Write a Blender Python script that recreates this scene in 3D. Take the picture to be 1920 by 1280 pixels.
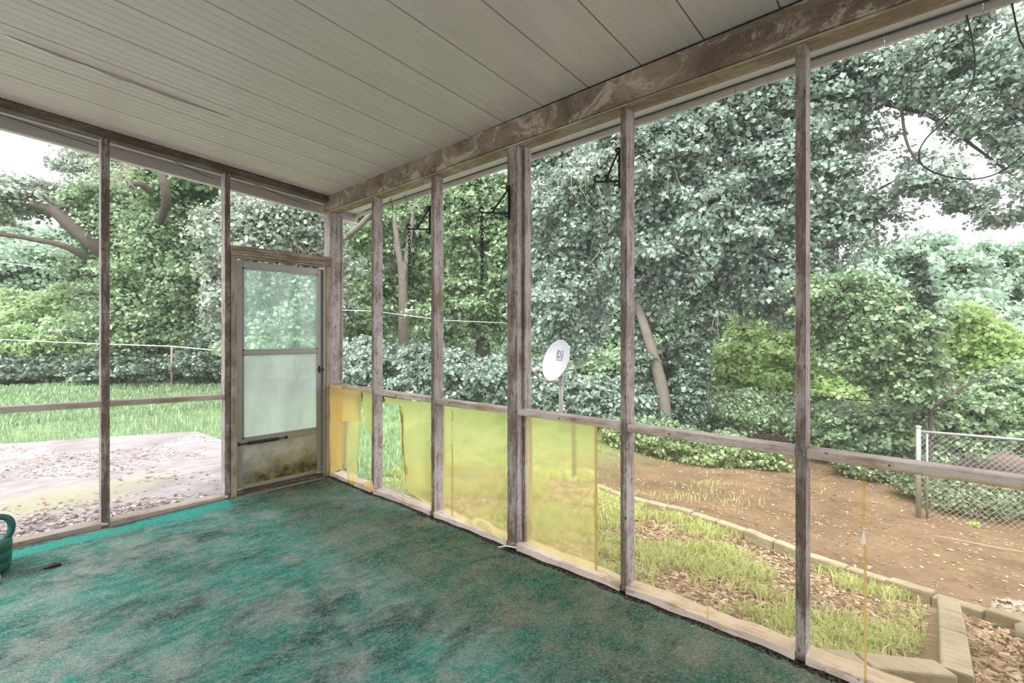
import bpy, bmesh, math, random
import numpy as np
from math import sin, cos, radians, exp, pi
from mathutils import Vector, Matrix

for o in list(bpy.data.objects):
    bpy.data.objects.remove(o, do_unlink=True)
S = bpy.context.scene
COL = S.collection
rng = np.random.default_rng(7)
random.seed(7)

# ------------------------------------------------------------------ camera, light, exposure
YAW = radians(48.03); F = 905.0; H = 1.40
cam_d = bpy.data.cameras.new('camera'); cam = bpy.data.objects.new('camera', cam_d); COL.objects.link(cam)
cam.location = (0, 0, H); cam.rotation_euler = (pi/2, 0, -YAW)
cam_d.sensor_width = 36; cam_d.lens = F/1920*36; cam_d.shift_y = -12/1920
cam_d.clip_start = 0.02; cam_d.clip_end = 300
S.camera = cam

W = bpy.data.worlds.new('overcast'); S.world = W; W.use_nodes = True
bg = W.node_tree.nodes['Background']
bg.inputs['Color'].default_value = (1.0, 0.975, 0.985, 1); bg.inputs['Strength'].default_value = 2.3

sun_d = bpy.data.lights.new('sun', 'SUN'); sun_d.energy = 3.4; sun_d.angle = radians(22); sun_d.color = (1, .97, .92)
sun = bpy.data.objects.new('sun', sun_d); COL.objects.link(sun)
sun.rotation_euler = (radians(32), 0, radians(-75))   # high hazy sun, from the yard side behind the viewer

S.view_settings.view_transform = 'Standard'; S.view_settings.look = 'None'
S.view_settings.exposure = 0.58; S.view_settings.gamma = 1.0; S.view_settings.use_curve_mapping = False

# ------------------------------------------------------------------ geometry helpers
FW = (sin(YAW), cos(YAW)); RT = (cos(YAW), -sin(YAW))
def at(u, v, d):                       # point seen at u,v and standing d metres away
    k = (u-960)/F
    return Vector((d*(FW[0]+k*RT[0]), d*(FW[1]+k*RT[1]), H+(628-v)*d/F))
def on_right(u, v, X):                 # same, on the plane of the right wall
    k = (u-960)/F; d = X/(FW[0]+k*RT[0])
    return Vector((X, d*(FW[1]+k*RT[1]), H+(628-v)*d/F))
def ground_z(x, y):
    b = 0.
    if x > 3 or y > 9.5:
        b = .02*(math.sin(x*2.1+y)+math.sin(y*2.9-x*.7))*min(1., max((x-3)/1., (y-9.5)/1.5))
    if x < 2.4: return -.2+b
    hr = -.2-1.15*(1-exp(-(x-2.4)/5)); w = min(1, max(0, (y-3.5)/6)); w = w*w*(3-2*w)
    return hr+(-.25-hr)*w+b
def ceil_z(x, y): return 2.822-.011*y+.07*(2.35-x)

def mprops(o, label=None, cat=None, group=None, kind=None):
    if label: o['label'] = label
    if cat: o['category'] = cat
    if group: o['group'] = group
    if kind: o['kind'] = kind
    return o
def wloc(o):
    v = Vector((0, 0, 0))
    while o: v += o.location; o = o.parent
    return v
def empty(name, loc=(0, 0, 0), **k):
    o = bpy.data.objects.new(name, None); COL.objects.link(o); o.location = loc; o.empty_display_size = .1
    return mprops(o, **k)
class MB:
    def __init__(s): s.v = []; s.f = []
    def add(s, vs, fs):
        n = len(s.v); s.v += [tuple(v) for v in vs]; s.f += [tuple(i+n for i in f) for f in fs]; return s
    def hexa(s, c):                    # 8 corners: bottom 4 ccw, top 4 ccw
        return s.add(c, [(3,2,1,0), (4,5,6,7), (0,1,5,4), (1,2,6,5), (2,3,7,6), (3,0,4,7)])
    def box(s, x0, x1, y0, y1, z0, z1):
        return s.hexa([(x0,y0,z0),(x1,y0,z0),(x1,y1,z0),(x0,y1,z0),(x0,y0,z1),(x1,y0,z1),(x1,y1,z1),(x0,y1,z1)])
    def boxf(s, x0, x1, y0, y1, zb, zt): # z as functions of x,y
        c = [(x0,y0),(x1,y0),(x1,y1),(x0,y1)]
        return s.hexa([(x,y,zb(x,y)) for x,y in c]+[(x,y,zt(x,y)) for x,y in c])
    def tube(s, pts, r, n=8, cap=True, squash=1.0):
        pts = [Vector(p) for p in pts]; m = len(pts)
        rs = r if isinstance(r, (list, tuple)) else [r]*m
        base = len(s.v); up = Vector((.13, .21, .97)); prev = None
        for i, p in enumerate(pts):
            t = (pts[min(i+1, m-1)]-pts[max(i-1, 0)]).normalized()
            a = prev if prev is not None else (up if abs(t.dot(up)) < .9 else Vector((1, 0, 0)))
            a = (a-t*a.dot(t)).normalized(); prev = a; b = t.cross(a)
            for j in range(n):
                q = 2*pi*j/n; s.v.append(tuple(p+a*(cos(q)*rs[i])+b*(sin(q)*rs[i]*squash)))
        for i in range(m-1):
            for j in range(n):
                k = (j+1) % n
                s.f.append((base+i*n+j, base+i*n+k, base+(i+1)*n+k, base+(i+1)*n+j))
        if cap:
            s.f.append(tuple(base+j for j in range(n))[::-1]); s.f.append(tuple(base+(m-1)*n+j for j in range(n)))
        return s
    def lathe(s, prof, c=(0, 0, 0), n=24, M=None):
        base = len(s.v)
        for r, z in prof:
            for j in range(n):
                q = 2*pi*j/n; p = Vector((r*cos(q), r*sin(q), z))
                if M: p = M @ p
                s.v.append(tuple(p+Vector(c)))
        for i in range(len(prof)-1):
            for j in range(n):
                k = (j+1) % n; s.f.append((base+i*n+j, base+i*n+k, base+(i+1)*n+k, base+(i+1)*n+j))
        return s
    def build(s, name, mat, parent=None, smooth=False, bevel=0, **k):
        off = wloc(parent) if parent else Vector((0, 0, 0))
        me = bpy.data.meshes.new(name); me.from_pydata([tuple(Vector(v)-off) for v in s.v], [], s.f)
        me.materials.append(mat)
        if smooth: me.polygons.foreach_set('use_smooth', [True]*len(me.polygons))
        me.update()
        o = bpy.data.objects.new(name, me); COL.objects.link(o); o.parent = parent
        if bevel:
            b = o.modifiers.new('bevel', 'BEVEL'); b.width = bevel; b.segments = 2; b.limit_method = 'ANGLE'
        return mprops(o, **k)
def wig(pts_, sub=4):
    out = []
    P_ = [Vector(p) for p in pts_]
    for i in range(len(P_)-1):
        p0, p1, p2, p3 = P_[max(i-1, 0)], P_[i], P_[i+1], P_[min(i+2, len(P_)-1)]
        for q in range(sub):
            t_ = q/sub; out.append(.5*((2*p1)+(-p0+p2)*t_+(2*p0-5*p1+4*p2-p3)*t_*t_+(-p0+3*p1-3*p2+p3)*t_**3))
    out.append(P_[-1]); return out
def np_mesh(name, V, Fq, mat, parent=None, **k):
    off = np.array(wloc(parent)) if parent else np.zeros(3)
    me = bpy.data.meshes.new(name); V = (V-off).astype(np.float32)
    me.vertices.add(len(V)); me.vertices.foreach_set('co', V.ravel())
    m, c = Fq.shape
    me.loops.add(m*c); me.loops.foreach_set('vertex_index', Fq.astype(np.int32).ravel())
    me.polygons.add(m); me.polygons.foreach_set('loop_start', np.arange(0, m*c, c, dtype=np.int32))
    me.polygons.foreach_set('loop_total', np.full(m, c, dtype=np.int32))
    me.materials.append(mat); me.update(calc_edges=True)
    o = bpy.data.objects.new(name, me); COL.objects.link(o); o.parent = parent
    return mprops(o, **k)

# ------------------------------------------------------------------ material helpers
class NT:
    def __init__(s, name):
        s.m = bpy.data.materials.new(name); s.m.use_nodes = True; s.t = s.m.node_tree; s.t.nodes.clear()
        s.out = s.n('ShaderNodeOutputMaterial')
    def n(s, typ, **k):
        x = s.t.nodes.new(typ)
        for a, b in k.items(): setattr(x, a, b)
        return x
    def link(s, a, b): s.t.links.new(a, b)
    def put(s, x, name, v):
        if v is None: return
        if isinstance(v, bpy.types.NodeSocket): s.link(v, x.inputs[name])
        else:
            if isinstance(v, tuple) and len(v) == 3: v = v+(1,)
            x.inputs[name].default_value = v
    def coord(s, scale=(1, 1, 1), rot=(0, 0, 0)):
        g = s.n('ShaderNodeNewGeometry'); m = s.n('ShaderNodeMapping')
        m.inputs['Scale'].default_value = scale; m.inputs['Rotation'].default_value = rot
        s.link(g.outputs['Position'], m.inputs['Vector']); return m.outputs[0]
    def noise(s, scale=5, detail=5, rough=.6, vec=None, dist=0):
        x = s.n('ShaderNodeTexNoise'); x.inputs['Scale'].default_value = scale; x.inputs['Detail'].default_value = detail
        x.inputs['Roughness'].default_value = rough; x.inputs['Distortion'].default_value = dist
        s.link(vec or s.coord(), x.inputs['Vector']); return x.outputs['Fac']
    def ramp(s, fac, stops):
        r = s.n('ShaderNodeValToRGB'); e = r.color_ramp.elements
        while len(e) < len(stops): e.new(.5)
        for i, (p, c) in enumerate(stops):
            e[i].position = p
            e[i].color = (c, c, c, 1) if isinstance(c, (int, float)) else tuple(c)+(1,)
        s.link(fac, r.inputs[0]); return r.outputs[0]
    def mix(s, fac, a, b, mode='MIX'):
        x = s.n('ShaderNodeMix', data_type='RGBA', blend_type=mode)
        for nm, v in ((0, fac), (6, a), (7, b)):
            if isinstance(v, bpy.types.NodeSocket): s.link(v, x.inputs[nm])
            else: x.inputs[nm].default_value = v+(1,) if isinstance(v, tuple) else v
        return x.outputs[2]
    def math(s, op, a, b=0):
        x = s.n('ShaderNodeMath', operation=op, use_clamp=False)
        for i, v in enumerate((a, b)):
            if isinstance(v, bpy.types.NodeSocket): s.link(v, x.inputs[i])
            else: x.inputs[i].default_value = v
        return x.outputs[0]
    def pos(s):
        g = s.n('ShaderNodeNewGeometry'); x = s.n('ShaderNodeSeparateXYZ'); s.link(g.outputs['Position'], x.inputs[0]); return x.outputs
    def bsdf(s, color, rough=.7, bump=None, bstr=.3, bdist=.01, metal=0, spec=.5):
        p = s.n('ShaderNodeBsdfPrincipled'); s.put(p, 'Base Color', color); s.put(p, 'Roughness', rough)
        s.put(p, 'Metallic', metal); s.put(p, 'Specular IOR Level', spec)
        if bump is not None:
            b = s.n('ShaderNodeBump'); b.inputs['Strength'].default_value = bstr; b.inputs['Distance'].default_value = bdist
            s.link(bump, b.inputs['Height']); s.link(b.outputs[0], p.inputs['Normal'])
        return p.outputs[0]
    def done(s, sh): s.link(sh, s.out.inputs[0]); return s.m
    def mixsh(s, fac, a, b):
        x = s.n('ShaderNodeMixShader'); s.put(x, 0, fac) if not isinstance(fac, bpy.types.NodeSocket) else s.link(fac, x.inputs[0])
        s.link(a, x.inputs[1]); s.link(b, x.inputs[2]); return x.outputs[0]

def painted_wood(name, paint, wood, dirt, amount=.5, axis='z', wear=.6):
    t = NT(name)
    sc = {'z': (9, 9, .9), 'y': (9, .9, 9), 'x': (.9, 9, 9)}[axis]
    grain = t.noise(4, 8, .7, t.coord(sc)); fine = t.noise(30, 6, .7, t.coord(tuple(a**.5 for a in sc)))
    patch = t.noise(5, 6, .68)
    pk = t.ramp(t.math('ADD', t.math('MULTIPLY', grain, .6), t.math('MULTIPLY', patch, .5)), [(amount-.04, 0.), (amount+.08, 1.)])
    c = t.mix(pk, paint, wood)
    sp = t.ramp(fine, [(wear, 0.), (wear+.06, 1.)])
    c = t.mix(sp, c, dirt)
    c = t.mix(t.ramp(t.noise(1.3, 4), [(.35, 0.), (.75, .55)]), c, dirt)
    return t.done(t.bsdf(c, .75, grain, .35, .004))
def plain(name, col, rough=.6, metal=0, var=.15, scale=12, spec=.5):
    t = NT(name); d = tuple(c*(1-var*2) for c in col)
    return t.done(t.bsdf(t.mix(t.noise(scale), d, col), rough, t.noise(scale*6), .15, .002, metal, spec))

M = {}
M['post'] = painted_wood('weathered_white_paint', (.46, .415, .425), (.20, .145, .115), (.085, .06, .045), .565, 'z', .57)
M['post_worn_shaded'] = painted_wood('post_inner_peeled_shaded', (.34, .30, .28), (.13, .092, .07), (.05, .035, .025), .50, 'z', .56)  # browner peeling, with room-side shade also painted into the colour
M['rail'] = painted_wood('rail_paint', (.5, .44, .4), (.3, .2, .13), (.09, .055, .035), .58, 'y', .62)
M['railx'] = painted_wood('rail_paint_left', (.4, .35, .31), (.26, .19, .14), (.09, .06, .04), .58, 'x', .62)
M['plate'] = painted_wood('sole_plate_paint', (.62, .54, .48), (.36, .25, .18), (.12, .07, .045), .60, 'y', .62)
t = NT('beam_scuffed_brown')
n1 = t.noise(5, 9, .72, t.coord((1, .7, 1)), 1.6); n2 = t.noise(2.2, 6, .7, t.coord((1, .6, 1)), .8); n3 = t.noise(9, 8, .8, t.coord((1, .5, 1.4)), 2.5)
c = t.mix(t.ramp(n2, [(.38, 0.), (.62, 1.)]), (.10, .066, .047), (.25, .185, .145))
c = t.mix(t.ramp(n1, [(.52, 0.), (.60, .75)]), c, (.43, .355, .30))
c = t.mix(t.ramp(n3, [(.56, 0.), (.64, .8)]), c, (.06, .038, .026))
M['beam'] = t.done(t.bsdf(c, .8, n1, .4, .005))
M['header'] = painted_wood('header_brown', (.19, .15, .125), (.09, .062, .048), (.04, .03, .024), .5, 'x', .62)
M['casing'] = painted_wood('casing_paint', (.36, .30, .24), (.2, .14, .10), (.05, .035, .025), .55, 'x', .64)
M['casingz'] = painted_wood('casing_paint_upright', (.36, .30, .24), (.2, .14, .10), (.05, .035, .025), .55, 'z', .64)
M['under'] = painted_wood('beam_underside_paint', (.50, .43, .33), (.30, .22, .15), (.12, .08, .05), .52, 'y', .6)
M['soffit'] = plain('soffit_white', (.88, .85, .84), .5, var=.06)
M['fascia'] = painted_wood('fascia_white', (.86, .82, .80), (.70, .62, .56), (.4, .32, .26), .66, 'y', .70)
M['fascia_left'] = plain('fascia_mauve', (.44, .385, .385), .55, var=.08)
M['alu'] = plain('door_aluminium', (.30, .30, .275), .42, .35, .12)
M['black'] = plain('black_iron', (.018, .017, .018), .5, .3, .2)
M['cable'] = plain('black_cable', (.012, .012, .014), .5)
M['galv'] = plain('galvanised_steel', (.36, .36, .355), .5, .5, .12)
M['dish'] = plain('dish_white', (.33, .335, .37), .4, 0, .05)
M['dishgrey'] = plain('dish_lettering', (.12, .12, .15), .5)

t = NT('ceiling_metal')
cx = t.coord((.35, 3.2, 3)); band = t.noise(2.6, 3, .5, cx)
c = t.mix(band, (.50, .43, .405), (.67, .595, .585))
c = t.mix(t.ramp(t.noise(.9, 3), [(.4, 0.), (.7, .6)]), c, (.55, .49, .44))
M['ceiling'] = t.done(t.bsdf(c, .38, t.noise(3, 2, .5, cx), .08, .01))

t = NT('carpet')
px_ = t.pos(); 
weave = t.n('ShaderNodeTexWave', wave_type='BANDS', bands_direction='DIAGONAL'); weave.inputs['Scale'].default_value = 42
weave.inputs['Distortion'].default_value = 5; weave.inputs['Detail'].default_value = 3; weave.inputs['Detail Scale'].default_value = 3
t.link(t.coord(), weave.inputs['Vector'])
v1 = t.coord((1, 1.7, 1), (0, 0, radians(35)))
c = t.mix(t.ramp(t.noise(1.3, 6, .65, v1), [(.38, 0.), (.58, 1.)]), (.014, .08, .065), (.03, .285, .225))
c = t.mix(t.ramp(t.noise(1.9, 9, .75, t.coord((1.4, 1, 1), (0, 0, radians(-30)))), [(.46, 0.), (.64, .85)]), c, (.32, .37, .345))
c = t.mix(t.ramp(t.noise(9, 8, .8, t.coord((1, 2.6, 1), (0, 0, radians(40)))), [(.48, 0.), (.66, .65)]), c, (.36, .42, .385))
c = t.mix(t.ramp(t.noise(2.4, 7, .7, t.coord((1, 2.2, 1), (0, 0, radians(50))), .4), [(.52, 0.), (.68, .85)]), c, (.016, .042, .034))
c = t.mix(t.ramp(t.noise(3.3, 6, .7, t.coord((1, 1.5, 1), (0, 0, .3))), [(.6, 0.), (.75, .6)]), c, (.34, .26, .2))
# browner, greener wear along the window wall
xm = t.ramp(t.math('ADD', t.math('MULTIPLY', px_[0], .5), t.math('MULTIPLY', t.noise(3, 5), .3)), [(.86, 0.), (1.0, 1.)])
xm2 = t.mix(t.ramp(t.noise(4, 6, .7), [(.42, .0), (.62, 1.)]), (.012, .075, .036), (.19, .17, .1))
c = t.mix(t.math('MULTIPLY', xm, .62), c, xm2)
# unfaded strip along the left wall, where furniture stood
sm = t.math('MULTIPLY', t.ramp(t.math('ADD', px_[1], t.math('MULTIPLY', t.noise(3, 4), .1)), [(0, 0.), (1, 1.)]), 1)
yy = t.math('ADD', px_[1], t.math('MULTIPLY', t.noise(3, 5), .16))
s1 = t.math('GREATER_THAN', yy, 4.39); s2 = t.math('LESS_THAN', yy, 4.55)
s3 = t.math('LESS_THAN', t.math('ADD', px_[0], t.math('MULTIPLY', t.noise(6, 4), .4)), 1.62)
c = t.mix(t.math('MULTIPLY', t.math('MULTIPLY', t.math('MULTIPLY', s1, s2), s3), .9), c, (.008, .42, .335))
# mould line at the sole plate
mm = t.math('GREATER_THAN', t.math('ADD', px_[0], t.math('MULTIPLY', t.noise(9, 6, .75), .12)), 2.362)
c = t.mix(mm, c, (.018, .012, .01))
fine = t.noise(70, 5, .85)
c = t.mix(t.ramp(fine, [(.46, .0), (.72, .62)]), c, (.42, .50, .465))
c = t.mix(.55, c, t.ramp(weave.outputs['Fac'], [(.1, (.25, .25, .25)), (.7, (1, 1, 1))]), 'MULTIPLY')
hgt = t.math('ADD', weave.outputs['Fac'], t.noise(60, 5, .7))
M['carpet'] = t.done(t.bsdf(c, .95, hgt, .7, .006, spec=.15))

t = NT('patio_concrete')
p = t.pos()
c = t.mix(t.ramp(t.noise(1.6, 8, .7), [(.35, 0.), (.65, 1.)]), (.17, .155, .155), (.33, .295, .31))
c = t.mix(t.ramp(t.noise(7, 6, .75), [(.55, 0.), (.7, .5)]), c, (.15, .135, .125))
dx = t.math('SUBTRACT', p[0], .55); dy = t.math('SUBTRACT', p[1], 6.05)
dd = t.math('ADD', t.math('MULTIPLY', t.math('MULTIPLY', dx, dx), .55), t.math('MULTIPLY', t.math('MULTIPLY', dy, dy), 1.6))
mo = t.ramp(t.math('ADD', dd, t.math('MULTIPLY', t.noise(3, 6, .7), 1.0)), [(.5, .6), (1.1, 0.)])
c = t.mix(t.ramp(t.noise(5, 9, .8, t.coord((1, 2.2, 1))), [(.5, 0.), (.62, .65)]), c, (.12, .11, .105))
c = t.mix(mo, c, (.24, .24, .12))
M['patio'] = t.done(t.bsdf(c, .9, t.noise(40, 6), .4, .004))

t = NT('yard_soil')
p = t.pos()
grass = t.mix(t.ramp(t.noise(2.5, 7, .7), [(.35, 0.), (.65, 1.)]), (.10, .16, .07), (.20, .28, .13))
dirt = t.mix(t.ramp(t.noise(1.2, 8, .7), [(.35, 0.), (.65, 1.)]), (.095, .062, .043), (.205, .145, .105))
bedm = t.math('MULTIPLY', t.math('LESS_THAN', p[0], 5.0), 1)
dirt = t.mix(t.math('MULTIPLY', bedm, .6), dirt, (.36, .27, .21))
dirt = t.mix(t.ramp(t.noise(14, 6, .8), [(.56, 0.), (.68, .75)]), dirt, (.32, .245, .19))
# dirt lies on the right of the yard
m1 = t.ramp(t.math('ADD', t.math('MULTIPLY', p[1], -.12), t.math('MULTIPLY', t.noise(.7, 6, .7), .45)), [(-.0, 1.), (.12, 1.)])
yy = t.math('ADD', p[1], t.math('MULTIPLY', t.noise(1.0, 6, .7), 2.4))
m1 = t.ramp(t.math('MULTIPLY', yy, .1), [(.5, 1.), (.66, 0.)])
m2 = t.math('GREATER_THAN', p[0], 2.3)
c = t.mix(t.math('MULTIPLY', m1, m2), grass, dirt)
M['yard'] = t.done(t.bsdf(c, .95, t.noise(18, 8, .75), .6, .03))

M['concrete'] = painted_wood('edging_concrete', (.40, .36, .30), (.27, .24, .19), (.12, .115, .08), .56, 'y', .62)

def leaf_mat(name, cols, trans=.3, rough=.5, big=.5):
    t = NT(name); g = t.n('ShaderNodeNewGeometry')
    n = len(cols); st = [(i/(n-1), c) for i, c in enumerate(cols)]
    c = t.ramp(g.outputs['Random Per Island'], st)
    c = t.mix(t.ramp(t.noise(.75, 5, .6), [(.40, 0.), (.60, big)]), c, cols[0])
    p = t.bsdf(c, rough, spec=.6)
    tr = t.n('ShaderNodeBsdfTranslucent'); t.put(tr, 'Color', t.mix(.5, c, tuple(min(1, x*1.5) for x in cols[-1])))
    return t.done(t.mixsh(trans, p, tr.outputs[0]))
M['leaf_ivy'] = leaf_mat('leaf_ivy', [(.05, .09, .06), (.15, .24, .175), (.30, .43, .335), (.66, .80, .70)], .25, .33)
M['leaf_grey'] = leaf_mat('leaf_grey', [(.06, .09, .06), (.16, .22, .155), (.33, .41, .32), (.6, .68, .58)], .22, .42)
M['leaf_oak'] = leaf_mat('leaf_oak', [(.04, .085, .035), (.12, .215, .095), (.26, .39, .2), (.52, .66, .42)], .28, .42)
M['leaf_bright'] = leaf_mat('leaf_bright', [(.08, .17, .06), (.22, .39, .14), (.40, .59, .26), (.62, .78, .48)], .35, .5, .2)
M['leaf_lime'] = leaf_mat('leaf_lime', [(.11, .23, .05), (.28, .48, .12), (.46, .68, .24), (.68, .84, .46)], .45, .5, .15)
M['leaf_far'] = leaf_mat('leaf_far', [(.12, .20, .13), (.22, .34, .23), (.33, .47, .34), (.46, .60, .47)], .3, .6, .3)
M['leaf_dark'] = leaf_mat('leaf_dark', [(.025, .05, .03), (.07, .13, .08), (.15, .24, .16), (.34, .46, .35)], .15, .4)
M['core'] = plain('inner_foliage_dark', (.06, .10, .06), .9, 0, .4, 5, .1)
M['bark'] = plain('bark_brown', (.125, .102, .088), .9, 0, .35, 8, .2)
M['bark_pale'] = plain('bark_pale', (.27, .235, .205), .9, 0, .3, 6, .2)
M['twig'] = plain('dry_vine', (.42, .35, .28), .9, 0, .25, 8, .2)
M['grass'] = leaf_mat('grass_blades', [(.09, .18, .07), (.17, .29, .13), (.26, .39, .2), (.4, .52, .33)], .3, .6, .15)
M['grass_dry'] = leaf_mat('grass_yellowing', [(.20, .27, .08), (.36, .46, .14), (.54, .62, .26), (.74, .76, .48)], .4, .6, .1)
M['litter'] = leaf_mat('dry_leaves', [(.09, .055, .035), (.25, .17, .115), (.42, .31, .24), (.62, .52, .44)], .1, .8, .15)
M['litter_pink'] = leaf_mat('dry_leaves_bleached', [(.12, .09, .085), (.28, .22, .21), (.42, .34, .335), (.55, .47, .47)], .1, .8, .1)

def film(name, tint, body, rough, transp, refr_rough=.3, var=.25, streak=(1, 1, .5), gloss=.25):
    t = NT(name)
    n = t.noise(1.8, 4, .6, t.coord(streak), .6)
    col = t.mix(t.ramp(n, [(.35, 0.), (.7, 1.)]), body, tuple(min(1, c*(1+var)) for c in body))
    tr = t.n('ShaderNodeBsdfTranslucent'); t.put(tr, 'Color', col)
    di = t.n('ShaderNodeBsdfDiffuse'); t.put(di, 'Color', col)
    b = t.mixsh(.35, tr.outputs[0], di.outputs[0])
    if refr_rough > 0:
        rf = t.n('ShaderNodeBsdfRefraction'); t.put(rf, 'Color', tint); t.put(rf, 'Roughness', refr_rough); rf.inputs['IOR'].default_value = 1.06
    else:
        rf = t.n('ShaderNodeBsdfTransparent'); t.put(rf, 'Color', tint)
    s = t.mixsh(transp, b, rf.outputs[0])
    if not gloss: return t.done(s)
    gl = t.n('ShaderNodeBsdfGlossy'); gl.inputs['Roughness'].default_value = rough
    lw = t.n('ShaderNodeLayerWeight'); lw.inputs['Blend'].default_value = .5
    f5 = t.math('ADD', t.math('MULTIPLY', t.math('POWER', lw.outputs['Facing'], 4), gloss), .03)
    return t.done(t.mixsh(f5, s, gl.outputs[0]))
M['screen'] = film('insect_screen', (.97, .97, .97), (.6, .6, .6), .9, .97, 0, .05, gloss=0)
M['yellow'] = film('yellow_film', (1.0, .96, .60), (.80, .70, .32), .35, .62, .22)
M['orange'] = film('orange_film', (1.0, .85, .5), (.9, .68, .36), .35, .35, .35)
M['yellow_clear'] = film('yellowed_clear_film', (.98, .92, .74), (.8, .66, .42), .2, .92, 0)
M['crease'] = film('film_fold', (.92, .84, .62), (.62, .52, .30), .3, .45, 0)
M['whitefilm'] = film('torn_white_film', (1, 1, 1), (.85, .85, .95), .3, .3, 0)
M['glass_up'] = film('misted_glass', (.88, .97, .93), (.5, .64, .57), .1, .80, .012)
M['glass_low'] = film('clouded_glass', (.9, .97, .93), (.52, .57, .545), .12, .36, .10, .3, (2, 2, .7))

t = NT('kick_panel'); p = t.pos()
c = t.mix(t.ramp(t.noise(5, 6, .7), [(.4, 0.), (.65, 1.)]), (.30, .29, .24), (.44, .43, .38))
al = t.ramp(t.math('ADD', t.math('MULTIPLY', p[2], 1.6), t.math('MULTIPLY', t.noise(4, 7, .75), .9)), [(.62, 1.), (1.05, 0.)])
al = t.math('MULTIPLY', al, t.ramp(t.math('ADD', t.math('MULTIPLY', p[0], .5), t.math('MULTIPLY', t.noise(3, 4), .3)), [(.9, .55), (1.1, 1.)]))
c = t.mix(al, c, t.mix(t.ramp(t.noise(9, 5, .8), [(.4, 0.), (.62, 1.)]), (.035, .03, .012), (.22, .21, .06)))
M['kick'] = t.done(t.bsdf(c, .6, t.noise(30), .2, .002))
M['threshold'] = painted_wood('threshold_dirty', (.4, .36, .3), (.1, .07, .05), (.03, .022, .016), .44, 'x', .5)

# ------------------------------------------------------------------ ground
XW, YW = 2.35, 4.54     # inner faces of the two screened walls
xs = np.concatenate([np.linspace(-45, -2, 14), np.linspace(-1, 2.3, 8), np.linspace(2.4, 15, 64), np.linspace(16, 70, 28)])
ys = np.concatenate([np.linspace(-50, -6, 14), np.linspace(-5, 12, 70), np.linspace(13, 80, 28)])
V = []; 
for j, y in enumerate(ys):
    for i, x in enumerate(xs):
        V.append((x, y, ground_z(x, y)))
n = len(xs); Fq = [(j*n+i, j*n+i+1, (j+1)*n+i+1, (j+1)*n+i) for j in range(len(ys)-1) for i in range(n-1)]
MB().add(V, Fq).build('ground', M['yard'], smooth=True, kind='structure')

pat = MB()
poly = [(2.36, YW+.1), (2.36, 7.7), (2.30, 8.7), (1.2, 9.25), (.2, 9.7), (-3.5, 10.0), (-9, 10.0), (-9, -5), (-1.76, -5), (-1.76, YW+.13)]  # unseen stretch wraps the left side, added to bounce daylight inside
nb = len(poly)
pat.add([(x, y, -.19) for x, y in poly]+[(x, y, -.10) for x, y in poly], [tuple(range(nb))[::-1], tuple(range(nb, 2*nb))]+[(i, (i+1) % nb, nb+(i+1) % nb, nb+i) for i in range(nb)])
pat.build('patio', M['patio'], kind='structure')

# ------------------------------------------------------------------ porch floor, carpet, ceiling
MB().box(-1.7, 2.47, -2.3, 4.66, -.24, 0.0).build('floor', M['patio'], kind='structure')
cp = MB(); nx, ny = 70, 110
cv = []
for j in range(ny+1):
    for i in range(nx+1):
        x = -1.6+(XW+.005+1.6)*i/nx; y = -2.2+(YW+.0+2.2)*j/ny
        z = .010+.003*math.sin(x*5+y*3)+.003*math.sin(y*7-x*4)
        if x > XW-.05: z += .004*math.sin(y*23)+.003
        cv.append((x, y, z))
cp.add(cv, [(j*(nx+1)+i, j*(nx+1)+i+1, (j+1)*(nx+1)+i+1, (j+1)*(nx+1)+i) for j in range(ny) for i in range(nx)])
# turned-down edge
cpt = cp.build('carpet', M['carpet'], smooth=True, label='stained teal green outdoor carpet covering the whole porch floor', cat='carpet')
so = cpt.modifiers.new('thick', 'SOLIDIFY'); so.thickness = .008; so.offset = -1

ceil = empty('ceiling', (0, 0, 2.8), kind='structure')
PW = .326
def ceiling_panel(y0):
    prof = []
    for k in range(5):
        a = k*PW/5
        prof += [(a+.000, .0022 if k else .010), (a+.004, .0), (a+PW/5-.012, .0008), (a+PW/5-.004, .0022)]
    prof[0] = (.0015, .014); prof.insert(1, (.003, .001)); prof.append((PW-.0015, .014))
    b = MB(); X = (-1.7, 2.8)
    top = .03
    vs = []
    for x in X:
        for (dy, dz) in prof: vs.append((x, y0+dy, ceil_z(x, y0+dy)+dz))
    for x in X:
        for (dy, dz) in prof: vs.append((x, y0+dy, ceil_z(x, y0+dy)+top))
    m = len(prof); fs = []
    for i in range(m-1):
        fs.append((i, i+1, m+i+1, m+i)); fs.append((2*m+i, 3*m+i, 3*m+i+1, 2*m+i+1))
    fs.append(tuple(range(m))+tuple(2*m+i for i in range(m))[::-1])
    fs.append((tuple(range(m, 2*m))+tuple(3*m+i for i in range(m))[::-1])[::-1])
    b.add(vs, fs); return b
k0 = -8
for k in range(k0, 14):
    y0 = .5363+PW*k
    if y0 > 4.7: break
    ceiling_panel(y0).build('ceiling_panel', M['ceiling'], ceil)
# roof deck over the panels (keeps the sky out)
MB().boxf(-1.8, 2.82, -2.4, 4.86, lambda x, y: ceil_z(x, y)+.032, lambda x, y: ceil_z(x, y)+.09).build('roof_1', M['soffit'], kind='structure')
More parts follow.
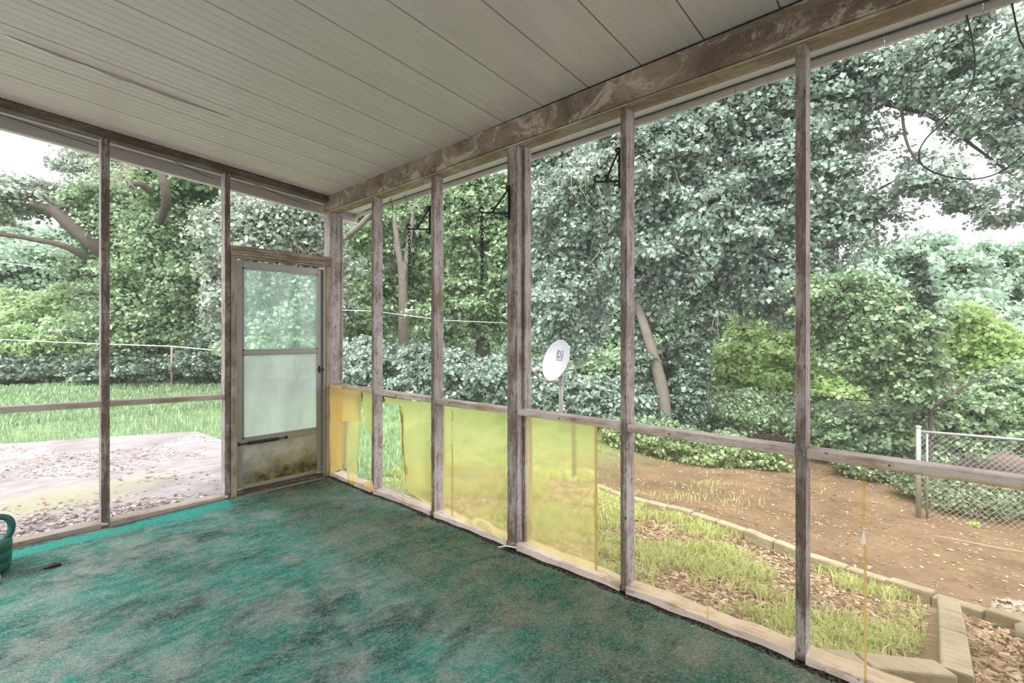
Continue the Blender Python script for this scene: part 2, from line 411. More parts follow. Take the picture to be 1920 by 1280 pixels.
# loose lifted strip at one seam
ys_ = .5363+PW*9+.12
b = MB()
pts = [(.10, 0), (.3, -.012), (.42, -.004), (.55, -.022), (.62, -.010), (.8, -.018), (1.0, -.006), (1.15, -.001)]
for (xa, za), (xb, zb) in zip(pts, pts[1:]):
    b.hexa([(xa, ys_, ceil_z(xa, ys_)+za-.004), (xb, ys_, ceil_z(xb, ys_)+zb-.004), (xb, ys_+.022, ceil_z(xb, ys_)-.001), (xa, ys_+.022, ceil_z(xa, ys_)-.001),
            (xa, ys_, ceil_z(xa, ys_)+za-.001), (xb, ys_, ceil_z(xb, ys_)+zb-.001), (xb, ys_+.022, ceil_z(xb, ys_)+.004), (xa, ys_+.022, ceil_z(xa, ys_)+.004)])
b.build('loose_strip', M['soffit'], ceil)

# ------------------------------------------------------------------ right wall
def inner_worn_shaded(o, d):                  # room-side face: more peeled paint, and its shade painted in darker
    o.data.materials.append(M['post_worn_shaded'])
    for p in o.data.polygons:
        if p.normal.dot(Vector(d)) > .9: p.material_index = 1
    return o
RW = empty('wall_right', (XW, 0, 0), kind='structure')
top_z = lambda x, y: 2.643-.005*y
posts = [('A', 3.752, .038, .09), ('B', 2.911, .043, .088), ('C', 2.067, .09, .092), ('D', 1.282, .038, .09), ('E', .441, .040, .088), ('F', -.40, .04, .09), ('G', -1.24, .04, .09), ('H', -2.2, .09, .09)]
b = MB(); b.boxf(XW, XW+.115, YW, YW+.12, lambda x, y: 0.0, top_z); b.box(XW+.117, XW+.135, YW-.01, YW+.1, 0, 2.62)
b.build('corner_post', M['post'], RW, bevel=.004)
for i, (nm, y, w, dp) in enumerate(posts):
    b = MB().boxf(XW, XW+dp, y, y+w, lambda x, y: .044, top_z)
    if nm == 'C': b.boxf(XW+.05, XW+.115, y-.022, y-.001, lambda x, y: .05, top_z)
    inner_worn_shaded(b.build('post', M['post'], RW, bevel=.003), (-1, 0, 0))
ylist = [YW]+[p[1] for p in posts]; wl = [0]+[p[2] for p in posts]
for i in range(len(posts)):
    ya, yb = ylist[i], ylist[i+1]+wl[i+1]
    lift = [.0, .0, -.004, .002, 0, .0, 0, 0][i]
    MB().box(XW+.002, XW+.088, yb+.001, ya-.001, .878+lift, .917+lift).build('rail', M['rail'], RW, bevel=.004)
    # sole plate with an irregular top
    b = MB(); n = 12
    for q in range(n):
        a0 = yb+(ya-yb)*q/n; a1 = yb+(ya-yb)*(q+1)/n
        z0 = .046+.004*math.sin(a0*13)+.003*math.sin(a0*31); z1 = .046+.004*math.sin(a1*13)+.003*math.sin(a1*31)
        b.hexa([(XW-.012, a0, 0), (XW+.10, a0, 0), (XW+.10, a1, 0), (XW-.012, a1, 0), (XW-.008, a0, z0), (XW+.10, a0, z0-.004), (XW+.10, a1, z1-.004), (XW-.008, a1, z1)])
    b.build('sole_plate', M['plate'], RW)
    # screen in the upper bay
    MB().box(XW+.07, XW+.0705, yb, ya, .915, 2.64).build('insect_screen', M['screen'], RW)
b = MB().boxf(XW-.018, XW+.10, -2.3, YW+.10, lambda x, y: 2.655-.005*y, lambda x, y: 2.812-.006*y)
b.boxf(XW+.105, XW+.12, -2.3, YW+.10, lambda x, y: 2.662-.005*y, lambda x, y: 2.79-.006*y)
b.build('beam', M['beam'], RW, bevel=.004)
MB().boxf(XW-.004, XW+.104, -2.3, YW+.10, lambda x, y: 2.644-.005*y, lambda x, y: 2.6545-.005*y).build('beam_underside_board', M['under'], RW)
MB().boxf(XW+.122, 2.798, -2.3, 4.835, lambda x, y: ceil_z(x, y)-.004, lambda x, y: ceil_z(x, y)-.001).build('soffit_board', M['soffit'], RW)
MB().boxf(XW-.022, XW-.018, -2.3, YW+.1, lambda x, y: 2.812-.006*y, lambda x, y: 2.817-.006*y).build('shadow_gap_strip', M['black'], RW)
# hooks, nails
b = MB()
for i in range(7):
    y = 4.2-.83*i+.3*random.random()
    b.box(XW-.002, XW+.004, y, y+.006, .895, .902)
b.build('nail', M['black'], RW)

# eave: fascia and joint ticks
tr = empty('trim_1', (2.8, 0, 2.75), kind='structure')
xf = 2.80
zf = lambda x, y: 2.742+.0*y
for k in range(-7, 15):
    y0 = .5363+PW*k*1.0
    y1 = min(y0+PW, 4.86)
    MB().boxf(xf, xf+.02, y0+.003, y1, lambda x, y: 2.742-.010*y, lambda x, y: ceil_z(2.8, y)+.03).build('fascia_board', M['fascia'], tr)
# cable under the eave
b = MB(); pts = []
for i in range(60):
    y = -1.9+6.6*i/59; pts.append((xf-.008, y, 2.779-.0095*y+.002*math.sin(y*2.2)))
b.tube(pts, .0045, 6).build('eave_cable', M['cable'], smooth=True, label='thin black cable running along the white eave above the right-hand screens', cat='cable')

# ------------------------------------------------------------------ left wall
LW = empty('wall_left', (0, YW, 0), kind='structure')
cz = lambda x, y: ceil_z(x, YW)-.004
LP = [(1.412, .043, .09), (.607, .05, .09), (-.25, .045, .09), (-1.10, .045, .09)]
for (x, w, dp) in LP:
    inner_worn_shaded(MB().boxf(x, x+w, YW, YW+dp, lambda x, y: .04, lambda x, y: cz(x, y)-.055).build('post', M['post'], LW, bevel=.003), (0, -1, 0))
MB().boxf(-1.7, XW-.001, YW-.012, YW+.085, lambda x, y: cz(x, y)-.058, cz).build('header', M['header'], LW, bevel=.003)
lx = [1.412, .657, -.205, -1.055, -1.7]; rx_ = [None, .607, -.25, -1.10]
bays = [(.657, 1.412), (-.205, .607), (-1.055, -.25), (-1.7, -1.10)]
for i, (a, c_) in enumerate(bays):
    zt = lambda x, y: .898-.028*(x-.1)
    MB().boxf(a+.001, c_-.001, YW+.002, YW+.085, lambda x, y: zt(x, y)-.005, lambda x, y: zt(x, y)+.036).build('rail', M['railx'], LW, bevel=.003)
    MB().box(a, c_, YW-.01, YW+.10, 0, .042).build('sole_plate', M['railx'], LW, bevel=.003)
    MB().boxf(a, c_, YW+.07, YW+.0705, lambda x, y: .93-.028*(x-.1), lambda x, y: cz(x, y)-.055).build('insect_screen', M['screen'], LW)
    MB().boxf(a, c_, YW+.071, YW+.0715, lambda x, y: .042, lambda x, y: .895-.028*(x-.1)).build('insect_screen', M['screen'], LW)
MB().boxf(1.456, XW-.001, YW+.071, YW+.0715, lambda x, y: 2.166, lambda x, y: cz(x, y)-.055).build('insect_screen', M['screen'], LW)
MB().boxf(-1.7, 2.80, YW+.088, 4.834, lambda x, y: ceil_z(x, y)-.008, lambda x, y: ceil_z(x, y)-.002).build('soffit_board', M['soffit'], LW)
# rake fascia
tr = empty('trim_2', (0, 4.84, 2.8), kind='structure')
MB().boxf(-1.7, 2.82, 4.84, 4.86, lambda x, y: 2.66+.07*(2.45-x), lambda x, y: 2.752+.07*(2.45-x)+.04).build('fascia_board', M['fascia_left'], tr)
MB().boxf(-1.7, 2.82, 4.835, 4.862, lambda x, y: 2.650+.07*(2.45-x), lambda x, y: 2.662+.07*(2.45-x)).build('drip_edge', M['soffit'], tr)
b = MB()
for (xa, za, xb, zb) in ((-.6, .085, .62, .0), (1.0, .045, 1.4, -.01), (1.6, .035, 2.25, .0)):
    b.tube([(xa+(xb-xa)*q/8, YW+.11+.12*q/8, ceil_z(xa+(xb-xa)*q/8, YW)-.07+za*(1-q/8)-.015*math.sin(q/8*pi)) for q in range(9)], .003, 5)
b.build('header_cable', M['cable'], smooth=True, label='thin black cable drooping behind the sloping header of the left wall', cat='cable')

# ------------------------------------------------------------------ door
DR = empty('door_1', (1.9, YW, 0), kind='structure')
x0, x1 = 1.457, XW-.004
b = MB()   # head casing, three stepped mouldings
b.box(x0, x1+.012, YW-.030, YW+.05, 2.132, 2.167); b.box(x0, x1+.008, YW-.022, YW+.05, 2.108, 2.131); b.box(x0, x1+.008, YW-.026, YW+.05, 2.086, 2.107); b.box(x0+.04, x1-.02, YW-.012, YW+.05, 2.066, 2.085)
b.build('head_casing', M['casing'], DR, bevel=.003)
MB().box(x0+.002, 1.501, YW-.014, YW+.08, .0, 2.085).build('side_casing', M['casingz'], DR, bevel=.003)
MB().box(2.305, x1, YW-.014, YW+.08, .0, 2.085).build('side_casing', M['casingz'], DR, bevel=.003)
MB().box(2.285, 2.304, YW-.004, YW+.07, .0, 2.066).build('jamb', M['alu'], DR, bevel=.002)
yd = YW+.030
MB().box(1.502, 1.512, YW, YW+.07, .0, 2.066).build('jamb', M['alu'], DR, bevel=.002)
MB().box(1.512, 1.563, yd, yd+.03, .06, 2.05).build('door_stile', M['alu'], DR, bevel=.003)
MB().box(2.235, 2.283, yd, yd+.03, .06, 2.05).build('door_stile', M['alu'], DR, bevel=.003)
MB().box(1.563, 2.235, yd, yd+.03, 1.99, 2.05).build('door_rail', M['alu'], DR, bevel=.003)
MB().box(1.563, 2.235, yd-.006, yd+.026, 1.228, 1.262).build('door_rail', M['alu'], DR, bevel=.003)
MB().box(1.563, 2.235, yd, yd+.03, .435, .492).build('door_rail', M['alu'], DR, bevel=.003)
MB().box(1.563, 2.235, yd, yd+.03, .05, .085).build('door_rail', M['alu'], DR, bevel=.003)
def ring(xa, xb, za, zb, w, y, mat, nm):
    b = MB(); b.box(xa, xb, y, y+.008, zb-w, zb); b.box(xa, xb, y, y+.008, za, za+w); b.box(xa, xa+w, y, y+.008, za, zb); b.box(xb-w, xb, y, y+.008, za, zb)
    return b.build(nm, mat, DR)
ring(1.563, 2.235, 1.262, 1.99, .012, yd-.004, M['alu'], 'glazing_bead')
ring(1.563, 2.235, .492, 1.228, .010, yd-.004, M['alu'], 'glazing_bead')
MB().box(1.57, 2.23, yd+.012, yd+.013, 1.255, 1.995).build('glass_pane', M['glass_up'], DR, label='misted upper glass pane')
MB().box(1.57, 2.23, yd+.012, yd+.013, .49, 1.235).build('glass_pane', M['glass_low'], DR, label='milky clouded lower glass pane')
MB().box(1.563, 2.235, yd+.008, yd+.02, .085, .435).build('kick_panel', M['kick'], DR, label='grey metal kick panel with green algae')
b = MB(); b.tube([(1.60, yd-.02, .452), (1.86, yd-.02, .452)], .014, 12); b.tube([(1.52, yd-.02, .452), (1.6, yd-.02, .452)], .006, 8); b.tube([(1.86, yd-.02, .452), (1.93, yd-.02, .452)], .004, 8)
b.box(1.515, 1.535, yd-.03, yd, .44, .465); b.box(1.925, 1.94, yd-.028, yd, .44, .462)
b.build('door_closer', M['black'], DR, smooth=False)
b = MB(); b.box(2.247, 2.262, yd-.006, yd, 1.03, 1.10); b.tube([(2.255, yd-.004, 1.065), (2.255, yd-.035, 1.065)], .008, 8); b.tube([(2.23, yd-.035, 1.062), (2.285, yd-.035, 1.068)], .007, 8)
b.build('door_handle', M['black'], DR)
b = MB(); b.box(1.50, 2.30, YW-.045, YW+.10, .0, .016); b.box(1.50, 2.30, YW+.0, YW+.07, .016, .045)
b.build('threshold', M['threshold'], DR, bevel=.002)
MB().box(1.48, 2.26, YW-.062, YW-.046, .012, .022).build('threshold_strip', M['alu'], DR)

# unseen sides: left side opened to admit daylight, white house wall behind for bounce
MB().box(-2.2, 3.2, -2.75, -2.45, -.2, 3.4).build('wall_back', plain('house_siding', (.78, .76, .72), .7), kind='structure')
SW = empty('wall_side', (-1.7, 0, 0), kind='structure')
for y in (-2.3, -1.3, -.3, .7, 1.7, 2.7, 3.7):
    MB().boxf(-1.74, -1.66, y, y+.045, lambda x, y: .04, lambda x, y: ceil_z(x, y)-.05).build('post', M['post'], SW)
MB().boxf(-1.75, -1.66, -2.3, YW, lambda x, y: ceil_z(x, y)-.06, lambda x, y: ceil_z(x, y)-.004).build('header', M['header'], SW)
MB().box(-1.74, -1.66, -2.3, YW, .88, .918).build('rail', M['rail'], SW)
MB().box(-1.75, -1.66, -2.3, YW, .0, .042).build('sole_plate', M['plate'], SW)

# ------------------------------------------------------------------ plastic sheets on the lower right bays
def sheet(name, outline, mat, X=XW-.003, amp=.004, parent=None, **k):
    pts = [on_right(u, v, X) for u, v in outline]
    bm = bmesh.new(); vs = [bm.verts.new((0, p.y, p.z)) for p in pts]; bm.faces.new(vs)
    bmesh.ops.triangulate(bm, faces=bm.faces[:])
    for c in range(3):
        es = [e for e in bm.edges if e.calc_length() > .09]
        if es: bmesh.ops.subdivide_edges(bm, edges=es, cuts=1); bmesh.ops.triangulate(bm, faces=bm.faces[:])
    off = wloc(parent) if parent else Vector((0, 0, 0))
    for v in bm.verts:
        v.co.x = X-abs(amp*math.sin(v.co.y*17+v.co.z*3)+amp*.8*math.sin(v.co.z*9+v.co.y*5)) ; v.co -= off
    bmesh.ops.recalc_face_normals(bm, faces=bm.faces[:])
    me = bpy.data.meshes.new(name); bm.to_mesh(me); bm.free(); me.materials.append(mat)
    me.polygons.foreach_set('use_smooth', [True]*len(me.polygons))
    o = bpy.data.objects.new(name, me); COL.objects.link(o); o.parent = parent
    return mprops(o, **k)
def z4(*p): return [(600+a/3.2, 660+b/3.2) for a, b in p]
PG = 'plastic sheets over the lower window bays'
s1 = empty('plastic_sheet', (XW, 4.2, .5), label='torn orange-yellow plastic sheet hanging beside the corner post and door', cat='plastic sheet', group=PG)
sheet('film', z4((62, 195), (255, 222), (252, 300), (240, 420), (238, 540), (232, 660), (228, 770), (222, 802), (180, 792), (176, 745), (165, 706), (140, 697), (110, 702), (85, 720), (62, 735)), M['yellow'], parent=s1, amp=.008)
sheet('doubled_strip', z4((62, 195), (135, 205), (128, 400), (135, 560), (130, 700), (85, 720), (62, 735)), M['orange'], X=XW-.016, parent=s1, amp=.006, label='doubled orange strip')
sheet('folded_flap', z4((80, 215), (245, 238), (238, 330), (240, 415), (110, 415), (90, 350)), M['orange'], X=XW-.022, parent=s1, amp=.006, label='pale folded flap')
sheet('torn_strip', z4((256, 225), (318, 232), (317, 500), (300, 490), (275, 445), (264, 380)), M['yellow'], X=XW-.006, parent=s1, amp=.006)
sheet('torn_remnant', z4((262, 780), (290, 775), (318, 770), (330, 842), (300, 835), (268, 818)), M['orange'], X=XW-.014, parent=s1, amp=.004)
sheet('plastic_sheet', z4((388, 265), (500, 284), (668, 303), (674, 930), (640, 908), (600, 884), (560, 850), (520, 815), (497, 806), (497, 700), (503, 620), (492, 540), (490, 440), (497, 330), (478, 322), (430, 320), (395, 305)), M['yellow'], amp=.007,
      label='yellow plastic sheet with curved torn left edge, second from the corner', cat='plastic sheet', group=PG)
s3 = sheet('plastic_sheet', z4((742, 322), (1122, 370), (1122, 1128), (1060, 1110), (960, 1062), (850, 1010), (742, 952)), M['yellow'], amp=.005,
      label='yellow-green plastic sheet with a vertical split, third from the corner', cat='plastic sheet', group=PG)
s4 = sheet('plastic_sheet', [(988, 780), (1120, 798), (1119, 1072), (1060, 1050), (988, 1018)], M['yellow'], amp=.003,
      label='cloudy yellow plastic sheet in front of the satellite dish pole', cat='plastic sheet', group=PG)
sheet('plastic_sheet', [(1121, 798), (1163, 806), (1163, 1098), (1119, 1076)], M['yellow_clear'], amp=.002,
      label='narrow clear yellowed plastic strip beside the cloudy yellow sheet', cat='plastic sheet', group=PG)
s5 = sheet('plastic_sheet', [(1190, 815), (1491, 853), (1491, 1228), (1190, 1105)], M['yellow_clear'], amp=.003,
      label='clear yellowed plastic sheet in the bay showing the curved edging blocks', cat='plastic sheet', group=PG)
s6 = sheet('plastic_sheet', [(1519, 858), (1960, 918), (1960, 1425), (1519, 1240)], M['yellow_clear'], amp=.003,
      label='clear yellowed plastic sheet with a brown fold line in the rightmost bay', cat='plastic sheet', group=PG)
def strip(nm, u, v0, v1, w, mat, parent, X=XW-.012):
    a, b_ = on_right(u, v0, X), on_right(u, v1, X); ww = abs(on_right(u+w, v0, X).y-a.y)
    MB().hexa([(X-.001, a.y, b_.z), (X+.001, a.y, b_.z), (X+.001, a.y+ww, b_.z), (X-.001, a.y+ww, b_.z), (X-.001, a.y, a.z), (X+.001, a.y, a.z), (X+.001, a.y+ww, a.z), (X-.001, a.y+ww, a.z)]).build(nm, mat, parent)
strip('crease', 849, 770, 968, 2, M['crease'], s3); strip('white_tear', 850, 790, 832, 2, M['whitefilm'], s3, XW-.014)
strip('crease', 1120, 800, 1070, 5, M['crease'], s4)
strip('crease', 1328, 1060, 1160, 2, M['crease'], s5)
strip('crease', 1625, 1022, 1290, 5, M['crease'], s6); strip('crease', 1623, 880, 1018, 7, M['yellow_clear'], s6)
a = on_right(1620, 985, XW-.015); b_ = on_right(1614, 1018, XW-.015); c_ = on_right(1624, 1020, XW-.015)
MB().add([(a.x, a.y, a.z), (b_.x, b_.y, b_.z), (c_.x, c_.y, c_.z), (a.x-.004, a.y, a.z), (b_.x-.004, b_.y, b_.z), (c_.x-.004, c_.y, c_.z)], [(0, 2, 1), (3, 4, 5), (0, 1, 4, 3), (1, 2, 5, 4), (2, 0, 3, 5)]).build('white_tear', M['whitefilm'], s6)

# ------------------------------------------------------------------ plant brackets and chains
def spiral(c, r0, turns, a0, plane, s=1, n=18, sh=.75):
    out = []
    for i in range(n+1):
        q = i/n; a = a0+s*turns*2*pi*q; r = r0*(1-sh*q)
        out.append(Vector(c)+plane[0]*(cos(a)*r)+plane[1]*(sin(a)*r))
    return out
def bracket(root_loc, ang, label, L=.17, Hh=.19):
    r = empty('plant_bracket', root_loc, label=label, cat='bracket', group='iron plant brackets on the window posts')
    d = Vector((cos(ang), sin(ang), 0)); up = Vector((0, 0, 1)); o = Vector(root_loc)
    side = Vector((-d.y, d.x, 0))
    # wall plate
    b = MB(); p0 = o+d*.004
    b.tube([p0+up*.02, p0+up*(-Hh-.01)], .010, 6, squash=.5); b.build('back_plate', M['black'], r)
    p1 = o-up*(Hh-.03)+d*.006
    tip = p1+d*L+up*.012
    b = MB(); arm = [p1+(tip-p1)*q/6 for q in range(7)]
    c = tip+up*.022; arm += spiral(c, .022, .8, -pi/2, (d, up), 1)[1:]
    b.tube(arm, .0065, 6); b.build('arm', M['black'], r, smooth=True)
    b = MB(); q0 = o-up*.002+d*.01; q1 = p1+d*(L*.62)+up*.012
    br = [q0+(q1-q0)*i/6 for i in range(7)]; b.tube(br, .0065, 6)
    c = q1+up*.018; b.tube(spiral(c, .018, .75, -pi/2, (d, up), -1), .006, 6)
    c = p1-up*.016+d*.012; b.tube(spiral(c, .016, .7, pi/2, (d, up), -1), .0055, 6)
    c = q0+up*.014+d*.002; b.tube(spiral(c, .014, .7, -pi/2, (d, up), 1), .0055, 6)
    b.build('scroll_brace', M['black'], r, smooth=True)
    return tip
def chain(top, nl, label, pitch=.030):
    r = empty('hanging_chain', top, label=label, cat='chain', group='chains hanging from the plant brackets')
    a = Vector((cos(.8), sin(.8), 0)); bb = Vector((-sin(.8), cos(.8), 0))
    me = []
    for v in (0, 1):
        b = MB(); pl = a if v == 0 else bb
        ptl = []
        for i in range(14):
            q = 2*pi*i/13; ptl.append(Vector(top)+pl*(cos(q)*.0085)+Vector((0, 0, 1))*(sin(q)*.0195))
        b.tube(ptl, .0038, 5, cap=False)
        me.append(b)
    o0 = me[0].build('link', M['black'], r, smooth=True); o1 = me[1].build('link', M['black'], r, smooth=True)
    o0.location.z = -.01; o1.location.z = -.01-pitch
    for i in range(2, nl):
        c = (o0, o1)[i % 2].copy(); COL.objects.link(c); c.parent = r; c.location.z = -.01-pitch*i
# post B: inner face x=XW, bracket points towards the viewer's left (along +y, just inside)
tB = bracket((XW-.005, 2.957, 2.375), radians(118), 'black iron bracket on narrow post left of the thick middle post, holding a chain')
tC = bracket((XW-.005, 2.13, 2.36), radians(122), 'black scrolled iron bracket on the thick middle post, holding a chain', L=.18)
tD = bracket((XW-.004, 1.320, 2.40), radians(105), 'black scrolled iron bracket without a chain, on the post right of the satellite dish', L=.12)
chain(tB+Vector((0, 0, .0)), 15, 'black iron chain dangling from the bracket nearest the corner')
chain(tC+Vector((0, 0, .0)), 15, 'black iron chain dangling left of the thick middle post')

# ------------------------------------------------------------------ loose cable loop outside on the right
X_ = 2.78
pts = [on_right(u, v, X_) for u, v in [(1812, 28), (1822, 60), (1829, 105), (1823, 150), (1800, 190), (1768, 228), (1738, 262), (1724, 292), (1730, 316), (1760, 331), (1800, 337), (1840, 332), (1880, 315), (1925, 280), (1990, 210)]]
sm = []
for i in range(len(pts)-1):
    p0, p1, p2, p3 = pts[max(i-1, 0)], pts[i], pts[i+1], pts[min(i+2, len(pts)-1)]
    for q in range(5):
        t_ = q/5; sm.append(.5*((2*p1)+(-p0+p2)*t_+(2*p0-5*p1+4*p2-p3)*t_*t_+(-p0+3*p1-3*p2+p3)*t_**3))
sm.append(pts[-1])
for i, p in enumerate(sm): p.x = X_+.06*math.sin(i*.12)
MB().tube(sm, .0035, 6).build('looped_cable', M['cable'], smooth=True, label='black cable drooping in a big loose loop under the eave at upper right', cat='cable')
MB().tube([on_right(u, v, X_+.03) for u, v in [(1890, -30), (1905, 45), (1912, 75), (1930, 105), (1960, 130)]], .0035, 6).build('hanging_cable', M['cable'], smooth=True, label='short black cable hanging at the top right corner', cat='cable')

# ------------------------------------------------------------------ watering can and small things on the carpet
green = plain('green_plastic', (.012, .11, .085), .45, 0, .12)
wc = empty('watering_can', (-.03, 4.16, .02), label='dark green plastic watering can with a loop handle at the left edge', cat='watering can')
cx_, cy_ = -.06, 4.16
cx_ = -.0
b = MB(); prof = [(0, .02), (.135, .02), (.142, .028), (.147, .075), (.143, .078), (.147, .081), (.150, .135), (.146, .138), (.150, .141), (.150, .185), (.132, .205), (.09, .215), (.085, .205), (0, .2)]
b.lathe(prof, (cx_, cy_, 0), 32).build('body', green, wc, smooth=True)
b = MB(); hp = [Vector((cx_+.128, cy_, .19)), Vector((cx_+.145, cy_, .25)), Vector((cx_+.135, cy_, .30)), Vector((cx_+.10, cy_, .325)), Vector((cx_+.03, cy_, .335)), Vector((cx_-.06, cy_, .32)), Vector((cx_-.09, cy_, .28)), Vector((cx_-.09, cy_, .2))]
b.tube(wig(hp), .018, 12).build('handle', green, wc, smooth=True)
b = MB(); b.tube([(cx_-.13, cy_-.02, .06), (cx_-.26, cy_-.05, .17), (cx_-.34, cy_-.07, .28)], [.03, .02, .014], 12).build('spout', green, wc, smooth=True)
tan = plain('tan_plastic', (.42, .36, .25), .6)
b = MB(); lp = [(.035+.045*math.sin(q*pi/8), 3.93, .012+.075*(1-math.cos(q*pi/8))*.5+.01) for q in range(9)]
b.tube([(.075, 3.92, .015), (.085, 3.92, .05), (.075, 3.92, .085), (.04, 3.92, .1), (0, 3.92, .095), (-.03, 3.92, .05)], .014, 10)
b.box(-.12, .0, 3.88, 3.96, .012, .06)
b.build('hose_nozzle', tan, bevel=.004, label='small tan looped garden fitting on carpet below the watering can', cat='garden fitting')

def blob(name, c, r, mat, seed, **k):
    rr = np.random.default_rng(seed); b = MB(); pr = []
    n, m = 9, 6
    for i in range(m+1):
        th = pi*i/m
        for j in range(n):
            ph = 2*pi*j/n; s = 1+.35*(rr.random()-.5)
            b.v.append((c[0]+r[0]*sin(th)*cos(ph)*s, c[1]+r[1]*sin(th)*sin(ph)*s, c[2]+r[2]*cos(th)*s))
    for i in range(m):
        for j in range(n):
            b.f.append((i*n+j, (i+1)*n+j, (i+1)*n+(j+1) % n, i*n+(j+1) % n))
    return b.build(name, mat, smooth=True, **k)
blob('dirt_clump', (.31, 3.97, .022), (.042, .02, .012), M['black'], 1, label='small black clump of dirt on the carpet near the left wall', cat='debris')
b = MB(); b.tube([(1.16, 2.25, .022), (1.19, 2.34, .026), (1.20, 2.45, .022)], .0025, 5); b.tube([(1.19, 2.34, .026), (1.15, 2.36, .022)], .002, 5)
b.build('dry_twig', M['bark'], label='thin dry twig lying in the middle of the carpet', cat='twig')
b = MB(); b.tube([(2.27, 2.16, .025), (2.31, 2.13, .028), (2.335, 2.06, .03)], .004, 5)
b.build('wood_splinter', M['soffit'], label='pale wood splinter on the carpet at the thick middle post', cat='debris')

# flecks on the carpet
def quads(P, A, B, N=None):
    n = len(P); V = np.empty((n, 4, 3)); V[:, 0] = P-A; V[:, 1] = P+B; V[:, 2] = P+A; V[:, 3] = P-B
    if N is not None: V[:, 1] += N; V[:, 3] += N
    return V.reshape(-1, 3), np.arange(4*n).reshape(n, 4)
def litter(name, P, size, mat, tilt=.35, **k):
    n = len(P); a = rng.random(n)*2*pi; s = size*(.6+.8*rng.random(n))
    z = (rng.random(n)-.5)*tilt
    A = np.stack([np.cos(a)*s, np.sin(a)*s, z*s], 1); w = .38+.2*rng.random(n)
    B = np.stack([-np.sin(a)*s*w, np.cos(a)*s*w, (rng.random(n)-.5)*tilt*s], 1)
    N = np.zeros((n, 3)); N[:, 2] = s*.25*(rng.random(n)-.2)
    P = P.copy(); P[:, 2] += s*.25
    V, Fq = quads(P, A, B, N); return np_mesh(name, V, Fq, mat, **k)
P = np.stack([rng.uniform(-.2, 2.3, 60), rng.uniform(.3, 4.4, 60), np.full(60, .019)], 1)
litter('carpet_flecks', P, .007, M['litter_pink'], label='scattered pale flecks of debris on the green carpet', cat='debris', kind='stuff')
P = np.stack([rng.uniform(1.55, 2.28, 500), rng.uniform(YW-.045, YW+.01, 500), np.full(500, .018)], 1)
litter('threshold_litter', P, .006, M['litter'], label='crumbled leaves and dirt along the door threshold', cat='debris', kind='stuff')
P = np.stack([rng.uniform(XW+.0, XW+.09, 220), rng.uniform(3.75, 4.5, 220), np.full(220, .918)], 1)
litter('rail_litter', P, .008, M['litter_pink'], tilt=1, label='crumbled dry flakes piled on the rail beside the corner post', cat='debris', kind='stuff')

# ------------------------------------------------------------------ edging blocks
EG = empty('block_edging', (5.1, .7, -.55), label='curving row of low concrete edging blocks between grass bed and dirt', cat='edging')
line = [(5.95, 4.2), (5.67, 3.29), (5.47, 2.4), (5.31, 1.53), (5.16, 1.0), (5.10, .6), (4.98, .25), (4.86, -.02), (4.72, -.39), (4.55, -.85), (4.4, -1.3)]
def walk(line, step):
    out = []; acc = 0
    P_ = [Vector((x, y)) for x, y in line]; i = 0; cur = P_[0].copy()
    out.append(cur.copy())
    for a, b_ in zip(P_, P_[1:]):
        L = (b_-a).length; dpos = step-acc
        while dpos <= L:
            out.append(a+(b_-a)*dpos/L); dpos += step
        acc = L-(dpos-step)
    return out
def block(a, b_, w, h, mat, parent, jit=.0):
    a = Vector((a[0], a[1])); b_ = Vector((b_[0], b_[1])); d = (b_-a).normalized(); n_ = Vector((-d.y, d.x))*w/2
    zt0 = ground_z(*a)+h+jit; zt1 = ground_z(*b_)+h+jit
    m = MB(); c = [a-n_, b_-n_, b_+n_, a+n_]
    m.hexa([(p.x, p.y, ground_z(p.x, p.y)-.08) for p in c]+[(c[0].x, c[0].y, zt0), (c[1].x, c[1].y, zt1), (c[2].x, c[2].y, zt1), (c[3].x, c[3].y, zt0)])
    return m.build('block', mat, parent, bevel=.012)
w = walk(line, .305)
for i, (a, b_) in enumerate(zip(w, w[1:])):
    d = (b_-a).normalized(); block(a+d*.006, b_-d*.006, .10, .085+.025*random.random(), M['concrete'], EG)
CB = empty('concrete_border', (4.2, 0, -.5), label='pale concrete border running from the edging blocks to the porch', cat='edging')
for a, b_ in (((4.72, -.01), (4.35, -.02)), ((4.342, -.02), (3.9, -.03)), ((3.893, -.03), (3.22, -.04)), ((3.215, .0), (2.9, .30)), ((2.893, .306), (2.62, .56))):
    block(a, b_, .125, .13, M['concrete'], CB)
blob('grey_stone', (4.52, -.42, -.52), (.13, .1, .07), M['concrete'], 5, label='rough grey stone lying in the leaf mulch by the edging', cat='stone')

